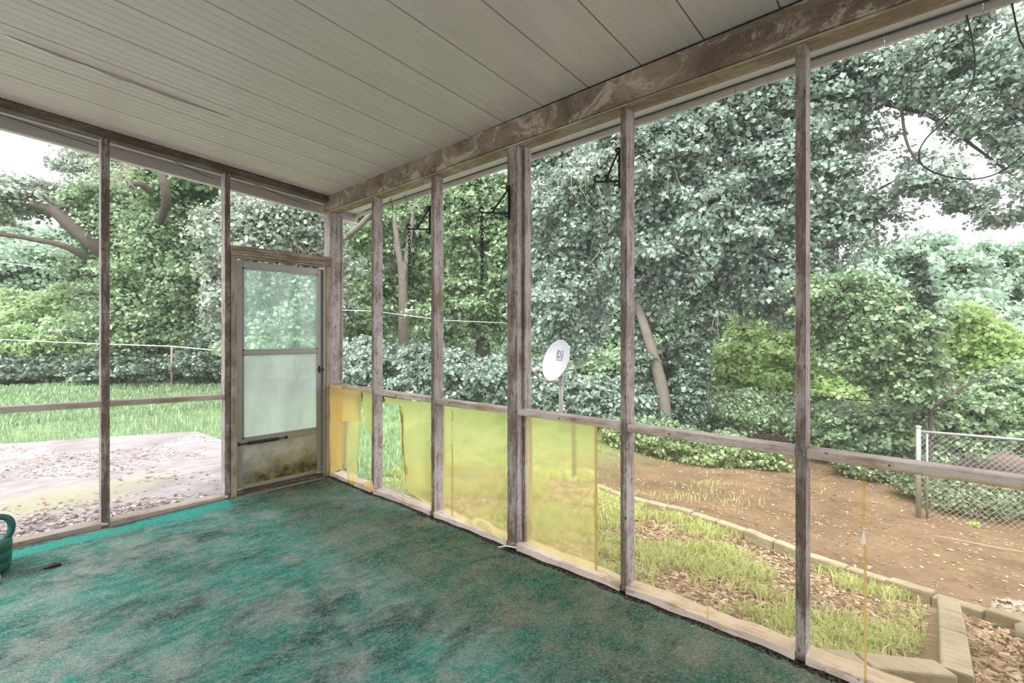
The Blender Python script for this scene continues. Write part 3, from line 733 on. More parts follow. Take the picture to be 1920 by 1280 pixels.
# ------------------------------------------------------------------ grass, litter
def gz(P): return np.array([ground_z(x, y) for x, y in P[:, :2]])
def pts_in(n, x0, x1, y0, y1, f=None):
    P = np.stack([rng.uniform(x0, x1, n), rng.uniform(y0, y1, n), np.zeros(n)], 1)
    if f is not None: P = P[f(P[:, 0], P[:, 1])]
    P[:, 2] = gz(P); return P
def edge_x(y): return np.interp(y, [l[1] for l in line][::-1], [l[0] for l in line][::-1])
def tufts(P, k, r):
    Q = np.repeat(P, k, 0); Q[:, :2] += rng.normal(0, r, (len(Q), 2)); return Q
def clumpy(x, y, s, th):
    v = np.sin(x*s+1.3*np.sin(y*s*.8))+np.sin(y*s*1.3+1.1*np.sin(x*s*.9))+.6*np.sin(x*s*2.7+y*s*2.1)
    return v+rng.normal(0, .5, len(x)) > th
def blades(name, P, h, w, mat, droop=.5, **k):
    n = len(P); a = rng.random(n)*2*pi; hh = h*(.5+rng.random(n)); lean = hh*droop*rng.random(n)
    D = np.stack([np.cos(a), np.sin(a), 0*a], 1); Sd = np.stack([-np.sin(a), np.cos(a), 0*a], 1)*(w*(.6+.8*rng.random(n)))[:, None]
    V = np.empty((n, 5, 3)); up = np.array([0, 0, 1.])
    V[:, 0] = P-Sd; V[:, 1] = P+Sd
    mid = P+D*(lean*.35)[:, None]+up*(hh*.6)[:, None]
    V[:, 2] = mid+Sd*.8; V[:, 3] = mid-Sd*.8
    V[:, 4] = P+D*(lean*1.1)[:, None]+up*(hh*(1-.25*droop))[:, None]
    i = np.arange(n)*5
    Fq = np.concatenate([np.stack([i, i+1, i+2], 1), np.stack([i, i+2, i+3], 1), np.stack([i+3, i+2, i+4], 1)])
    return np_mesh(name, V.reshape(-1, 3), Fq, mat, **k)
# left lawn
def lawn(x, y):
    ins = (x < 2.42) & (y < np.interp(x, [-6, -3.5, .2, 1.2, 2.30, 2.5], [10.05, 10.05, 9.75, 9.3, 8.75, 7.7]))
    return ~ins
P = pts_in(26000, -4, 9.5, 4.9, 12.5, lambda x, y: lawn(x, y) & ((x < 2.45) | (y > 4.6+(x-2.45)*.55)))
blades('lawn_grass', P, .13, .006, M['grass'], .9, label='green grass of the lawn beyond the patio', cat='grass', kind='stuff')
P = pts_in(42000, -3, 14, 12, 21)
blades('far_lawn_grass', P, .15, .011, M['grass'], .9, label='green grass reaching back to the hedge', cat='grass', kind='stuff')
P = pts_in(6500, 2.5, 6.2, .08, 5.4, lambda x, y: (x < edge_x(y)-.02) & clumpy(x, y, 3.7, .45-.35*(y > 1.0)))
P = tufts(P, 11, .035); P = P[P[:, 1] > .1]
blades('bed_grass', P, .082, .0050, M['grass_dry'], 1.0, label='tufted yellow-green grass in the bed below the right windows', cat='grass', kind='stuff')
P = pts_in(5000, 5.0, 9, 1.4, 6, lambda x, y: (x > edge_x(y)+.05) & clumpy(x, y, 2.2, .9))
blades('path_grass', P, .08, .004, M['grass_dry'], 1.0, label='thin grass tufts on the dirt beyond the edging blocks', cat='grass', kind='stuff')
P = pts_in(17000, 2.5, 5.2, .1, 4.5, lambda x, y: x < edge_x(y)-.05)
litter('bed_leaf_litter', P, .026, M['litter'], label='dry tan leaves scattered through the grass bed', cat='leaf litter', kind='stuff')
P = pts_in(15000, 2.7, 4.9, -1.9, .0, lambda x, y: x < edge_x(y)-.03)
litter('mulch_leaves', P, .036, M['litter'], .9, label='thick brown leaf mulch beyond the concrete border at lower right', cat='leaf litter', kind='stuff')
P = pts_in(4500, 4.9, 12, -4, 4, lambda x, y: x > edge_x(y)+.1)
litter('dirt_leaf_litter', P, .022, M['litter'], label='small dry leaves scattered over the brown dirt', cat='leaf litter', kind='stuff')
P = pts_in(700, 5.0, 5.75, -1.0, -.25, lambda x, y: ((x-5.3)/.3)**2+((y+.55)/.3)**2 < 1)
litter('pale_leaf_pile', P, .03, M['litter_pink'], .9, label='pile of bleached mauve leaves at the dirt, right edge', cat='leaf litter', kind='stuff')
def slabf(x, y): return (y < np.interp(x, [-6, .2, 1.2, 2.30, 2.5], [9.9, 9.6, 9.1, 8.6, 7.7]))
P = pts_in(14000, -1.8, 1.5, 4.66, 5.7, lambda x, y: rng.random(len(x)) < np.clip((.95-(y-4.66))*1.0-.28*x+.15, 0, 1)**1.5)
P[:, 2] = -.098
litter('patio_leaf_drift', P, .026, M['litter_pink'], .6, label='drift of bleached leaves on the patio against the left wall', cat='leaf litter', kind='stuff')
P = pts_in(7500, -2.5, 2.33, 4.66, 9.4, lambda x, y: slabf(x, y) & clumpy(x, y, 2.0, .3+.12*(y-4.6))); P[:, 2] = -.098
litter('patio_leaf_litter', P, .022, M['litter'], .4, label='dark curled leaves scattered across the pale patio', cat='leaf litter', kind='stuff')

# ------------------------------------------------------------------ foliage
def unit(n):
    v = rng.normal(size=(n, 3)); return v/np.linalg.norm(v, axis=1)[:, None]
CAMP = np.array([0, 0, H])
def lump(d, c):
    k = c[0]*3.1+c[1]*1.7+c[2]*2.3
    return 1+.13*np.sin(4.1*d[:, 0]+k)*np.sin(5.3*d[:, 2]+k*.7)+.12*np.sin(9*d[:, 2]+7*d[:, 1]+k*1.9)+.09*np.sin(13*d[:, 0]+11*d[:, 2]-k)
def leaves(ells, n, size, clump, hang=0., flat=.7, keep=1.0):
    """ells: (centre, (rx,ry,rz)). Leaves in clumps near each ellipsoid's surface, on the side the porch can see"""
    vol = np.array([r[0]*r[2]+r[1]*r[2] for c, r in ells]); vol = vol/vol.sum()
    V = []; tot = 0
    for (c, r), w in zip(ells, vol):
        c = np.array(c); r = np.array(r); m = int(n*w)
        nc = max(6, int(3.2*(r.mean()/clump)**2*keep))
        d = unit(nc*3); tc = CAMP-c; tc = tc/np.linalg.norm(tc)
        d = d[(d@tc) > -.25][:nc]
        rad = (.66+.3*rng.random(len(d)))*lump(d, c); cc = c+d*r*rad[:, None]; cr = clump*(.6+.8*rng.random(len(d)))
        idx = rng.integers(0, len(d), m)
        q = unit(m); q[:, 2] = np.where(q[:, 2] < -.2, -q[:, 2]*.6, q[:, 2])
        P = cc[idx]+q*(cr[idx]*(.35+.8*rng.random(m)))[:, None]*np.array([1, 1, flat])
        sc = rng.random(m) < .4; qs = unit(m); qs = np.where(((qs@tc) < -.3)[:, None], -qs, qs)
        P[sc] = (c+qs*r*((.64+.36*rng.random(m))*lump(qs, c))[:, None])[sc]; q[sc] = qs[sc]
        if hang: P[:, 2] -= hang*rng.random(m)**2
        N = q*.7+np.array([0, 0, .55])+tc*.3+rng.normal(size=(m, 3))*.6; N /= np.linalg.norm(N, axis=1)[:, None]
        V.append((P, N))
    P = np.concatenate([a for a, b in V]); N = np.concatenate([b for a, b in V])
    g = np.array([ground_z(x, y) for x, y in P[:, :2]]); ok = P[:, 2] > g+.02; P = P[ok]; N = N[ok]
    m = len(P); s = size*(.55+.75*rng.random(m))
    T = unit(m); T[:, 2] -= .35; A = T-N*(T*N).sum(1)[:, None]; A /= np.linalg.norm(A, axis=1)[:, None]
    B = np.cross(N, A)
    return quads(P, A*(s*.5)[:, None], B*(s*.36)[:, None], N*(s*.10)[:, None])
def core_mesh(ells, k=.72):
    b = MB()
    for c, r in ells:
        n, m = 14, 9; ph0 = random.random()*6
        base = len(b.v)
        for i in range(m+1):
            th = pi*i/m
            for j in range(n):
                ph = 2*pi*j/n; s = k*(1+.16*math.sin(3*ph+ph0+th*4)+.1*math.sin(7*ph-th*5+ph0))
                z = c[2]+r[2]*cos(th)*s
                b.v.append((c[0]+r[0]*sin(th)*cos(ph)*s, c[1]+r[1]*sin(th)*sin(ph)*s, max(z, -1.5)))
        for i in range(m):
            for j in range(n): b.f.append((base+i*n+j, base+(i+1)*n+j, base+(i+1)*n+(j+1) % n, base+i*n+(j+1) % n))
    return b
def E_(u, v, d, ru, rv, rd=None):      # ellipsoid: pixel centre & half sizes at distance d, converted to metres
    p = at(u, v, d); s = d/F; rw = ru*s; rh = rv*s
    return (tuple(p), (rw if rd is None else (rw+rd)/2, rw if rd is None else (rw+rd)/2, rh))
def plant(name, label, cat, ells, n, size, clump, mat, trunk=None, core=.72, hang=0, keep=1., group=None, parts=None, flat=.7, bark='bark'):
    c0 = ells[0][0]; bx = sum(e[0][0] for e in ells)/len(ells); by = sum(e[0][1] for e in ells)/len(ells)
    if trunk: bx, by = trunk[0][0][0].x, trunk[0][0][0].y
    r = empty(name, (bx, by, ground_z(bx, by)), label=label, cat=cat, group=group)
    V, Fq = leaves(ells, n, size, clump, hang, flat, keep)
    np_mesh('foliage', V, Fq, mat, r, kind='stuff')
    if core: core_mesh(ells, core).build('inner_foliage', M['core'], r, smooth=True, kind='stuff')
    for i, (pts_, rad) in enumerate(trunk or []):
        MB().tube(wig(pts_), sm_r(rad, len(pts_)), 10).build('trunk' if i == 0 else 'limb', M[bark], r, smooth=True)
    return r
def sm_r(rad, n, sub=4):
    out = []
    for i in range(n-1):
        for q in range(sub): out.append(rad[i]+(rad[i+1]-rad[i])*q/sub)
    out.append(rad[-1]); return out
def gp(u, v, d):                        # point on the ground below u at distance d
    p = at(u, v, d); p.z = ground_z(p.x, p.y)-.1; return p

# --- far background trees
far = [(-60, 560, 42, 260, 130), (40, 520, 36, 190, 110), (170, 600, 34, 110, 90), (260, 600, 36, 150, 130), (450, 560, 34, 190, 150), (640, 520, 33, 140, 190), (760, 480, 36, 130, 210), (880, 500, 34, 130, 200), (1020, 520, 36, 150, 170), (1180, 560, 34, 160, 150), (1360, 580, 36, 170, 140), (1520, 600, 38, 170, 130)]
names = ['soft green far tree, leftmost beyond the lawn', 'soft green far tree behind the leftmost shrubs', 'low far tree showing left of the left post', 'far tree behind the vine-covered oak', 'far tree behind the grey-leaved tree over the door',
         'far tree seen between corner post and first narrow post', 'far tree behind the forked pale trunk', 'far tree seen left of the thick middle post', 'far tree behind the satellite dish', 'far tree behind the leaning ivy trunk', 'far tree behind the lime green shrubs', 'far tree behind the nearest post']
for (u, v, d, ru, rv), nm in zip(far, names):
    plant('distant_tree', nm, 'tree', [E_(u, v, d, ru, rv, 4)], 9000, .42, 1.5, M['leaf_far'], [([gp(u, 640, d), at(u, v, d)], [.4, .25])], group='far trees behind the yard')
rf = [(1745, 540, 46, 75, 85), (1850, 520, 52, 90, 75), (1960, 545, 50, 90, 90), (1880, 620, 36, 130, 60), (1660, 560, 44, 90, 90)]
rn = ['hazy blue-green tree below the sky gap at right', 'hazy blue-green tree at the far right skyline', 'hazy blue-green tree cut by the right edge', 'low dark far tree behind the right-hand shrubs', 'hazy far tree behind the drooping ivy branch']
for (u, v, d, ru, rv), nm in zip(rf, rn):
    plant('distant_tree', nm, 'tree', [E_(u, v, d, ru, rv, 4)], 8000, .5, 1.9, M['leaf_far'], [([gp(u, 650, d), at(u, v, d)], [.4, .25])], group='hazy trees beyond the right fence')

# --- left yard
D = 17
plant('oak_tree', 'large oak smothered in vines with bare limbs reaching left', 'tree',
      [E_(340, 480, D, 95, 150), E_(250, 430, D+1, 90, 110), E_(200, 400, D+1.5, 55, 80), E_(350, 350, D, 100, 60), E_(260, 590, D, 90, 100), E_(390, 620, D, 60, 80), E_(190, 520, D+1, 60, 80)], 52000, .15, .7, M['leaf_oak'],
      [([gp(300, 700, D+.3), at(300, 560, D+.3), at(290, 440, D), at(310, 330, D-.2), at(330, 250, D)], [.5, .4, .32, .25, .15]),
       ([at(240, 520, D+.6), at(190, 470, D-.6), at(135, 425, D-.8), at(95, 392, D-.8), at(45, 378, D-.8), at(-30, 362, D-.6)], [.25, .23, .2, .18, .16, .13]),
       ([at(190, 500, D-.2), at(125, 463, D-1), at(60, 448, D-1), at(0, 440, D-1), at(-60, 446, D-1)], [.16, .10, .08, .07, .05]),
       ([at(300, 420, D-1.5), at(312, 375, D-2.2), at(306, 338, D-2.3), at(296, 310, D-2)], [.10, .13, .12, .09]),
       ([at(285, 360, D-1.9), at(262, 345, D-2.2), at(238, 350, D-2.3)], [.11, .09, .03])], core=.66)
plant('leafy_bough', 'small leafy crown hanging over the bare oak limbs, far left', 'foliage', [E_(20, 370, D-.4, 75, 42), E_(65, 385, D-.2, 40, 30), E_(-50, 380, D, 60, 50)], 9000, .14, .45, M['leaf_grey'], core=0,
      )
plant('tall_tree', 'tall thin-leaved tree whose crown meets the left fascia', 'tree', [E_(190, 320, 21, 70, 40), E_(250, 330, 20, 60, 60), E_(160, 300, 22, 30, 12)], 9000, .16, .6, M['leaf_grey'], [([gp(270, 700, 21), at(270, 330, 21)], [.3, .12])], core=0)
plant('grey_leaved_tree', 'grey-green leafy tree with tangled bare vines above the door', 'tree', [E_(520, 450, 14.5, 105, 90), E_(480, 540, 14.5, 90, 110), E_(575, 560, 14.5, 80, 130), E_(590, 430, 15, 50, 70), E_(450, 440, 15, 40, 70)], 46000, .14, .55, M['leaf_grey'],
      [([gp(530, 700, 14.6), at(535, 560, 14.6), at(560, 440, 14.6), at(575, 390, 14.6)], [.35, .28, .2, .12])], core=.7, hang=.35)
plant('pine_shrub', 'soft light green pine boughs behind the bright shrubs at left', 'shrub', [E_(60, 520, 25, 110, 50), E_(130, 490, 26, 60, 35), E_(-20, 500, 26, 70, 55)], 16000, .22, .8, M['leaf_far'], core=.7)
for i, (u, v, ru, rv, d, lab) in enumerate([(20, 650, 95, 62, 17.5, 'bright green wild shrub cut by the left edge'), (115, 640, 80, 72, 18, 'bright green shrub left of the first post'), (165, 575, 55, 45, 19, 'taller bright green shrub leaning on the oak'), (30, 585, 75, 40, 20, 'pale green shrub behind the leftmost shrub')]):
    plant('wild_shrub', lab, 'shrub', [E_(u, v, d, ru, rv)], 14000, .15, .45, M['leaf_bright'], core=.72, group='bright wild shrubs across the lawn', hang=.1)
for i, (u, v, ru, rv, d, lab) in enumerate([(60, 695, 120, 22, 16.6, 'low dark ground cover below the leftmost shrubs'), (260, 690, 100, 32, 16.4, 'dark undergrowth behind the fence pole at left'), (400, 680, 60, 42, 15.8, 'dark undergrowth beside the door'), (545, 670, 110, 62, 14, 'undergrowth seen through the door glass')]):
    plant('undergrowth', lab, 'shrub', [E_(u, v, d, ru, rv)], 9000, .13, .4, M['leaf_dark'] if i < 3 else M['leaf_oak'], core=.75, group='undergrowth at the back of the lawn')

for i, (u, v, ru, rv, d, lab) in enumerate([(1010, 680, 110, 38, 22, 'far undergrowth behind the satellite dish'), (1200, 690, 120, 45, 21, 'far undergrowth behind the ivy trunks'), (1400, 700, 140, 55, 20, 'far undergrowth behind the lime green shrubs'), (1620, 700, 140, 60, 20, 'far undergrowth behind the nearest post'), (780, 670, 170, 45, 23, 'far undergrowth behind the long vine hedge'), (1830, 700, 130, 50, 19, 'far undergrowth at the right edge')]):
    plant('undergrowth', lab, 'shrub', [E_(u, v, d, ru, rv, 3)], 9000, .2, .6, M['leaf_oak'], core=.75, group='distant undergrowth beyond the fences')

# clothes line pole and wire
pb = gp(322, 715, 15.0); pt = at(322, 649, 15.0)
r = empty('clothes_line', (pb.x, pb.y, pb.z), label='rusty pole with a white line stretched across the lawn at left', cat='clothes line')
MB().tube([pb, pt], .028, 8).build('pole', plain('rusty_pole', (.4, .27, .22), .8), r, smooth=True)
MB().tube([at(-40, 634, 15), at(100, 641, 15), at(200, 645, 15), pt, at(420, 658, 14.6), at(700, 672, 13.5)], .016, 6).build('line', M['soffit'], r, smooth=True)
MB().tube([at(-40, 486, 20), at(80, 502, 20), at(220, 520, 20), at(330, 535, 20)], .012, 5).build('utility_wire', M['soffit'], smooth=True, label='thin pale utility wire crossing in front of the pines', cat='wire')
MB().tube([at(600, 580, 13), at(700, 583, 13), at(830, 600, 13), at(960, 606, 13)], .008, 5).build('utility_wire', M['soffit'], smooth=True, label='thin pale wire crossing above the hedge behind the narrow posts', cat='wire')

# --- middle view
plant('vine_hedge', 'long hedge of vines seen above the first yellow sheets', 'hedge', [E_(650, 710, 13, 60, 62), E_(720, 700, 12.6, 60, 58), E_(790, 708, 12.3, 60, 60), E_(860, 715, 12, 60, 58), E_(925, 722, 11.8, 50, 52)], 40000, .12, .35, M['leaf_ivy'], core=.85)
plant('vine_hedge', 'lower vine hedge behind the satellite dish', 'hedge', [E_(1000, 735, 11.6, 50, 50), E_(1060, 742, 11.4, 50, 46), E_(1120, 748, 11.2, 50, 42), E_(1175, 752, 11.0, 40, 40)], 24000, .12, .3, M['leaf_ivy'], core=.85)
plant('forked_tree', 'tree with a pale forked trunk framed by the second window bay', 'tree', [E_(700, 470, 19, 60, 110), E_(800, 430, 19, 80, 90), E_(760, 560, 20, 70, 60), E_(680, 600, 18, 60, 50), E_(860, 500, 18, 60, 100)], 22000, .2, .6, M['leaf_oak'],
      [([gp(757, 650, 17.4), at(756, 600, 17), at(755, 520, 17), at(747, 470, 17), at(738, 400, 17)], [.2, .17, .15, .11, .07]), ([at(755, 530, 17), at(765, 470, 17), at(772, 420, 17), at(778, 380, 17)], [.12, .1, .07, .04]),
       ([at(640, 450, 17), at(670, 428, 17), at(700, 395, 17)], [.12, .1, .08])], core=0, bark='bark_pale')
plant('leafy_tree', 'dense mid-green tree left of the thick middle post', 'tree', [E_(880, 420, 15, 75, 95), E_(900, 560, 15, 70, 90), E_(830, 610, 15, 50, 50), E_(960, 480, 14.5, 60, 160)], 34000, .15, .5, M['leaf_oak'],
      [([gp(905, 700, 15), at(905, 540, 15), at(890, 420, 15)], [.25, .2, .12])], core=.62)

# --- the big ivy-covered trees
T = 11.5
ivy = plant('ivy_tree', 'huge ivy-covered tree filling the view right of the middle post', 'tree',
      [E_(1070, 400, T+1, 95, 110), E_(1060, 560, T+1, 85, 110), E_(1180, 330, T, 110, 120), E_(1210, 480, T, 90, 110), E_(1320, 420, T-.3, 110, 130), E_(1300, 250, T, 120, 110), E_(1440, 330, T-.3, 120, 150), E_(1440, 520, T-.3, 90, 90),
       E_(1420, 190, T, 130, 90), E_(1545, 230, T-.6, 85, 130), E_(1560, 420, T-.6, 75, 95), E_(1590, 140, T-.6, 95, 75), E_(1050, 300, T+1.5, 70, 40)], 140000, .125, .42, M['leaf_ivy'],
      [([gp(1285, 820, T), at(1288, 700, T), at(1310, 600, T), at(1345, 500, T), at(1380, 400, T), at(1400, 260, T)], [.42, .36, .27, .22, .18, .14]),
       ([at(1345, 500, T), at(1270, 420, T), at(1210, 330, T), at(1200, 240, T)], [.18, .15, .12, .1]),
       ([at(1370, 430, T), at(1450, 340, T-.5), at(1520, 220, T-.6), at(1600, 170, T-.6)], [.16, .14, .11, .08])], core=.42)
plant('leaning_tree', 'leaning pale trunk wrapped in ivy, left of the big ivy trunk', 'tree', [E_(1205, 720, T-.4, 26, 90), E_(1215, 780, T-.4, 40, 50), E_(1195, 640, T-.2, 24, 60), E_(1245, 700, T+.1, 18, 60)], 16000, .10, .25, M['leaf_dark'],
      [([gp(1250, 820, T-.7), at(1243, 740, T-.7), at(1226, 670, T-.7), at(1208, 610, T-.6), at(1190, 560, T-.3), at(1160, 480, T-.2), at(1110, 400, T)], [.16, .14, .12, .1, .09, .08, .07])], core=.6, bark='bark_pale')
V, Fq = leaves([E_(1290, 745, T-.5, 36, 95), E_(1298, 660, T-.5, 32, 60), E_(1322, 590, T-.5, 30, 50)], 16000, .10, .2); np_mesh('trunk_ivy', V, Fq, M['leaf_dark'], ivy, kind='stuff')
plant('overhanging_branch', 'leafy branches hanging across the sky at upper right', 'branches', [E_(1720, 130, 9.5, 90, 75), E_(1830, 190, 9, 80, 65), E_(1800, 100, 9.5, 120, 55), E_(1880, 380, 9, 60, 50), E_(1760, 330, 9.3, 50, 50), E_(1900, 260, 9, 40, 70), E_(1900, 120, 8.5, 60, 70), E_(2010, 240, 9, 90, 140)], 30000, .105, .3, M['leaf_ivy'],
      [([at(1560, 150, 10.5), at(1650, 190, 10), at(1740, 215, 9.5), at(1820, 270, 9.2), at(1900, 330, 9)], [.07, .06, .045, .03, .015]), ([at(1690, 200, 9.6), at(1705, 280, 9.4), at(1760, 330, 9.3), at(1850, 360, 9)], [.03, .025, .02, .01])], core=0, keep=.55)
# bare twigs in the grey tree and big tree
def twigs(name, label, pts_, n, d, spread, seed, rad=.012):
    rr = random.Random(seed); b = MB()
    for i in range(n):
        u, v = pts_[rr.randrange(len(pts_))]; u += rr.uniform(-spread, spread); v += rr.uniform(-spread, spread)
        L = rr.uniform(30, 90); a = rr.uniform(.9, 2.2); p = []; dd = d+rr.uniform(-.3, .3)
        for q in range(6):
            p.append(at(u, v, dd)); u += cos(a)*L/5; v += sin(a)*L/5; a += rr.uniform(-.4, .4)
        b.tube(p, [rad*(1-.13*q) for q in range(6)], 4)
    b.build(name, M['twig'], smooth=True, label=label, cat='vines', kind='stuff')
twigs('bare_vines', 'tangle of bare tan vines hanging above the door', [(560, 420), (590, 440), (540, 450), (500, 400), (470, 470)], 46, 13.5, 26, 1)
twigs('bare_vines', 'thin bare vines hanging in the big ivy tree', [(1140, 480), (1240, 330), (1330, 560), (1490, 560), (1500, 480), (1360, 280), (1100, 330)], 40, 10.4, 30, 2, .009)
twigs('bare_vines', 'white bare twigs beside the first left post', [(228, 300), (238, 320)], 12, 14, 14, 3, .011)

# vine hanging by the first narrow post
def vine(label, top, L, n, seed):
    rr = random.Random(seed); r = empty('hanging_vine', top, label=label, cat='vine')
    p = [Vector(top)+Vector((.015*math.sin(i*.9), .02*math.sin(i*.7+1), -L*i/24)) for i in range(25)]
    MB().tube(p, .0025, 5).build('stem', M['bark'], r)
    b = MB()
    for i in range(n):
        q = p[rr.randrange(25)]; a = rr.uniform(0, 6.28); d = Vector((cos(a), sin(a), -1.6)).normalized()*rr.uniform(.04, .075); s_ = Vector((-sin(a), cos(a), 0))*.010
        b.add([q, q+d*.5+s_, q+d, q+d*.5-s_], [(0, 1, 2), (0, 2, 3)])
    b.build('leaves', M['leaf_dark'], r, kind='stuff')
plant('overhanging_branch', 'thin sprays of leaves against the sky gap, left of the looped cable', 'branches', [E_(1650, 340, 10.5, 60, 90), E_(1665, 430, 10.5, 40, 40)], 1700, .10, .3, M['leaf_ivy'], [([at(1560, 400, 10.8), at(1620, 370, 10.6), at(1690, 330, 10.5), at(1720, 300, 10.5)], [.05, .035, .02, .01])], core=0, keep=.5)
vine('thin leafy vine hanging from the eave beside the first narrow post right of the corner', (2.72, 4.02, 2.74), 1.35, 46, 4)
vine('short leafy vine hanging from the eave, right of the longer vine', (2.74, 3.82, 2.74), .75, 26, 5)

# --- right-hand shrubs
def shr(name, label, ells, n, size, clump, mat, core=.7, trunk=None, **k):
    plant(name, label, 'shrub', ells, n, size, clump, M[mat], trunk, core, **k)
G2 = 'shrubs along the right fence'
shr('lime_shrub', 'lime green shrub behind the dark fence, right of the ivy trunk', [E_(1370, 710, 13.5, 50, 48), E_(1420, 670, 13.2, 34, 36), E_(1468, 640, 13.7, 40, 45), E_(1440, 725, 13.0, 50, 40), E_(1490, 690, 13.2, 40, 50), E_(1400, 620, 13.8, 25, 30)], 17000, .13, .5, 'leaf_lime', .4, group=G2)
shr('lime_shrub', 'lime green shrub directly right of the nearest post', [E_(1560, 750, 12, 60, 45), E_(1530, 690, 12.4, 30, 30), E_(1600, 705, 12.2, 30, 28)], 11000, .11, .4, 'leaf_lime', .45, group=G2)
shr('lime_shrub', 'bright green tree-like shrub below the hazy far trees', [E_(1800, 610, 11, 42, 42), E_(1850, 640, 11, 45, 40), E_(1870, 700, 10.8, 70, 45), E_(1760, 650, 11.4, 50, 40), E_(1905, 680, 11, 40, 35)], 20000, .12, .4, 'leaf_lime', .4, group=G2)
shr('leafy_shrub', 'tall dark shrub with a drooping ivy spire, right of the nearest post', [E_(1570, 580, 9.2, 70, 65), E_(1640, 620, 9, 80, 60), E_(1700, 700, 9, 70, 60), E_(1590, 660, 9.2, 60, 50), E_(1700, 610, 9, 50, 50)], 30000, .095, .3, 'leaf_oak', .5,
    [([gp(1740, 880, 9), at(1738, 800, 9), at(1732, 700, 9), at(1738, 600, 9), at(1728, 500, 9)], [.07, .06, .05, .035, .02]), ([at(1736, 760, 9), at(1690, 690, 9), at(1640, 650, 9)], [.04, .03, .015]), ([at(1738, 780, 9), at(1800, 730, 9), at(1860, 700, 9)], [.035, .025, .012])], group=G2)
shr('ivy_spire', 'dark drooping ivy-clad spire rising above the right-hand shrubs', [E_(1700, 485, 8.6, 22, 12), E_(1722, 510, 8.6, 14, 22), E_(1736, 550, 8.6, 15, 32), E_(1742, 605, 8.6, 16, 36)], 2600, .11, .13, 'leaf_dark', 0, [([gp(1744, 860, 8.6), at(1744, 700, 8.6), at(1738, 560, 8.6), at(1710, 492, 8.6)], [.035, .03, .02, .01])])
shr('leafy_shrub', 'dark tangled undergrowth behind the chain link gate', [E_(1800, 790, 9.3, 75, 62), E_(1890, 770, 9.3, 70, 80), E_(1700, 820, 9.4, 60, 55)], 26000, .10, .28, 'leaf_oak', .75, group=G2)
shr('leafy_shrub', 'green undergrowth between nearest post and fence post', [E_(1560, 810, 9.8, 60, 45), E_(1640, 830, 9.7, 60, 42)], 15000, .10, .25, 'leaf_oak', .75, group=G2)
shr('ground_ivy', 'dark ivy spreading over the ground below the ivy trunks', [E_(1240, 825, 10.2, 75, 32), E_(1340, 845, 9.6, 75, 32), E_(1420, 860, 9.3, 50, 22), E_(1180, 815, 10.2, 40, 30)], 22000, .09, .22, 'leaf_oak', .7)
shr('fence_vines', 'sparse vines climbing the dark fence in the distance', [E_(1400, 775, 11.8, 90, 40), E_(1480, 780, 11.6, 50, 40), E_(1340, 780, 12, 40, 38)], 9000, .09, .3, 'leaf_oak', .0)
shr('low_plants', 'low dark weeds along the foot of the chain link fence', [E_(1800, 925, 7.0, 90, 22), E_(1890, 950, 6.8, 60, 26), E_(1640, 880, 8.6, 60, 16)], 14000, .06, .2, 'leaf_dark', .7)
shr('green_seedling', 'small bright seedling standing in the dirt at right', [E_(1828, 985, 5.6, 7, 8)], 40, .05, .04, 'leaf_lime', 0)
p = [at(1752, 1010, 5.4), at(1800, 1006, 5.3), at(1850, 1004, 5.2), at(1925, 1010, 5.1)]
for q in p: q.z = ground_z(q.x, q.y)+.03
MB().tube(p, .008, 6).build('fallen_stick', M['twig'], smooth=True, label='long thin pale stick lying on the dirt at right', cat='stick')

# ------------------------------------------------------------------ chain link fences
def chain_fence(name, label, a, b_, h, mat, cell=.07, wire=.0017, post_r=.03, nposts=2, double=False):
    a = Vector((a[0], a[1], ground_z(a[0], a[1]))); b_ = Vector((b_[0], b_[1], ground_z(b_[0], b_[1])))
    r = empty(name, a, label=label, cat='fence')
    L = (b_-a).length; d = (b_-a)/L; up = Vector((0, 0, 1))
    for i in range(nposts):
        p = a+(b_-a)*i/(nposts-1); m = MB().tube([p-up*.1, p+up*(h+.06)], post_r, 10); m.lathe([(0, .02), (post_r*1.1, .01), (post_r*1.2, -.01)], p+up*(h+.06), 10)
        m.build('post', mat, r, smooth=True)
    if double: MB().tube([a+d*.09-up*.05, a+d*.09+up*(h-.02)], .014, 8).build('gate_stile', mat, r, smooth=True)
    MB().tube([a+up*h, b_+up*h], .018, 8).build('top_rail', mat, r, smooth=True)
    if double: MB().tube([a+d*.09+up*(h*.52), b_+up*(h*.52)], .012, 8).build('gate_rail', mat, r, smooth=True)
    m = MB(); n = int(L/cell)
    for s in (1, -1):
        for i in range(-int(h/cell), n+1):
            x0 = i*cell; x1 = x0+h
            t0 = max(0, -x0); t1 = min(h, L-x0)
            if t1-t0 < .02: continue
            if s == 1: p0 = a+d*(x0+t0)+up*t0; p1 = a+d*(x0+t1)+up*t1
            else: p0 = a+d*(x0+t0)+up*(h-t0); p1 = a+d*(x0+t1)+up*(h-t1)
            m.tube([p0, p1], wire, 3, cap=False)
    m.build('wire_mesh', mat, r, kind='stuff')
a = at(1722, 900, 6.35); e = at(2100, 900, 5.6)
chain_fence('chain_link_fence', 'galvanised chain link fence with gate post at right', (a.x, a.y), (e.x, e.y), 1.13, M['galv'], double=True)
a = at(1300, 800, 12.3); e = at(1700, 800, 10.8)
dk = plain('dark_fence', (.05, .055, .045), .6)
chain_fence('dark_wire_fence', 'dark wire fence behind the ground ivy, under the lime shrubs', (a.x, a.y), (e.x, e.y), 1.15, dk, .10, .006, .03, 3)

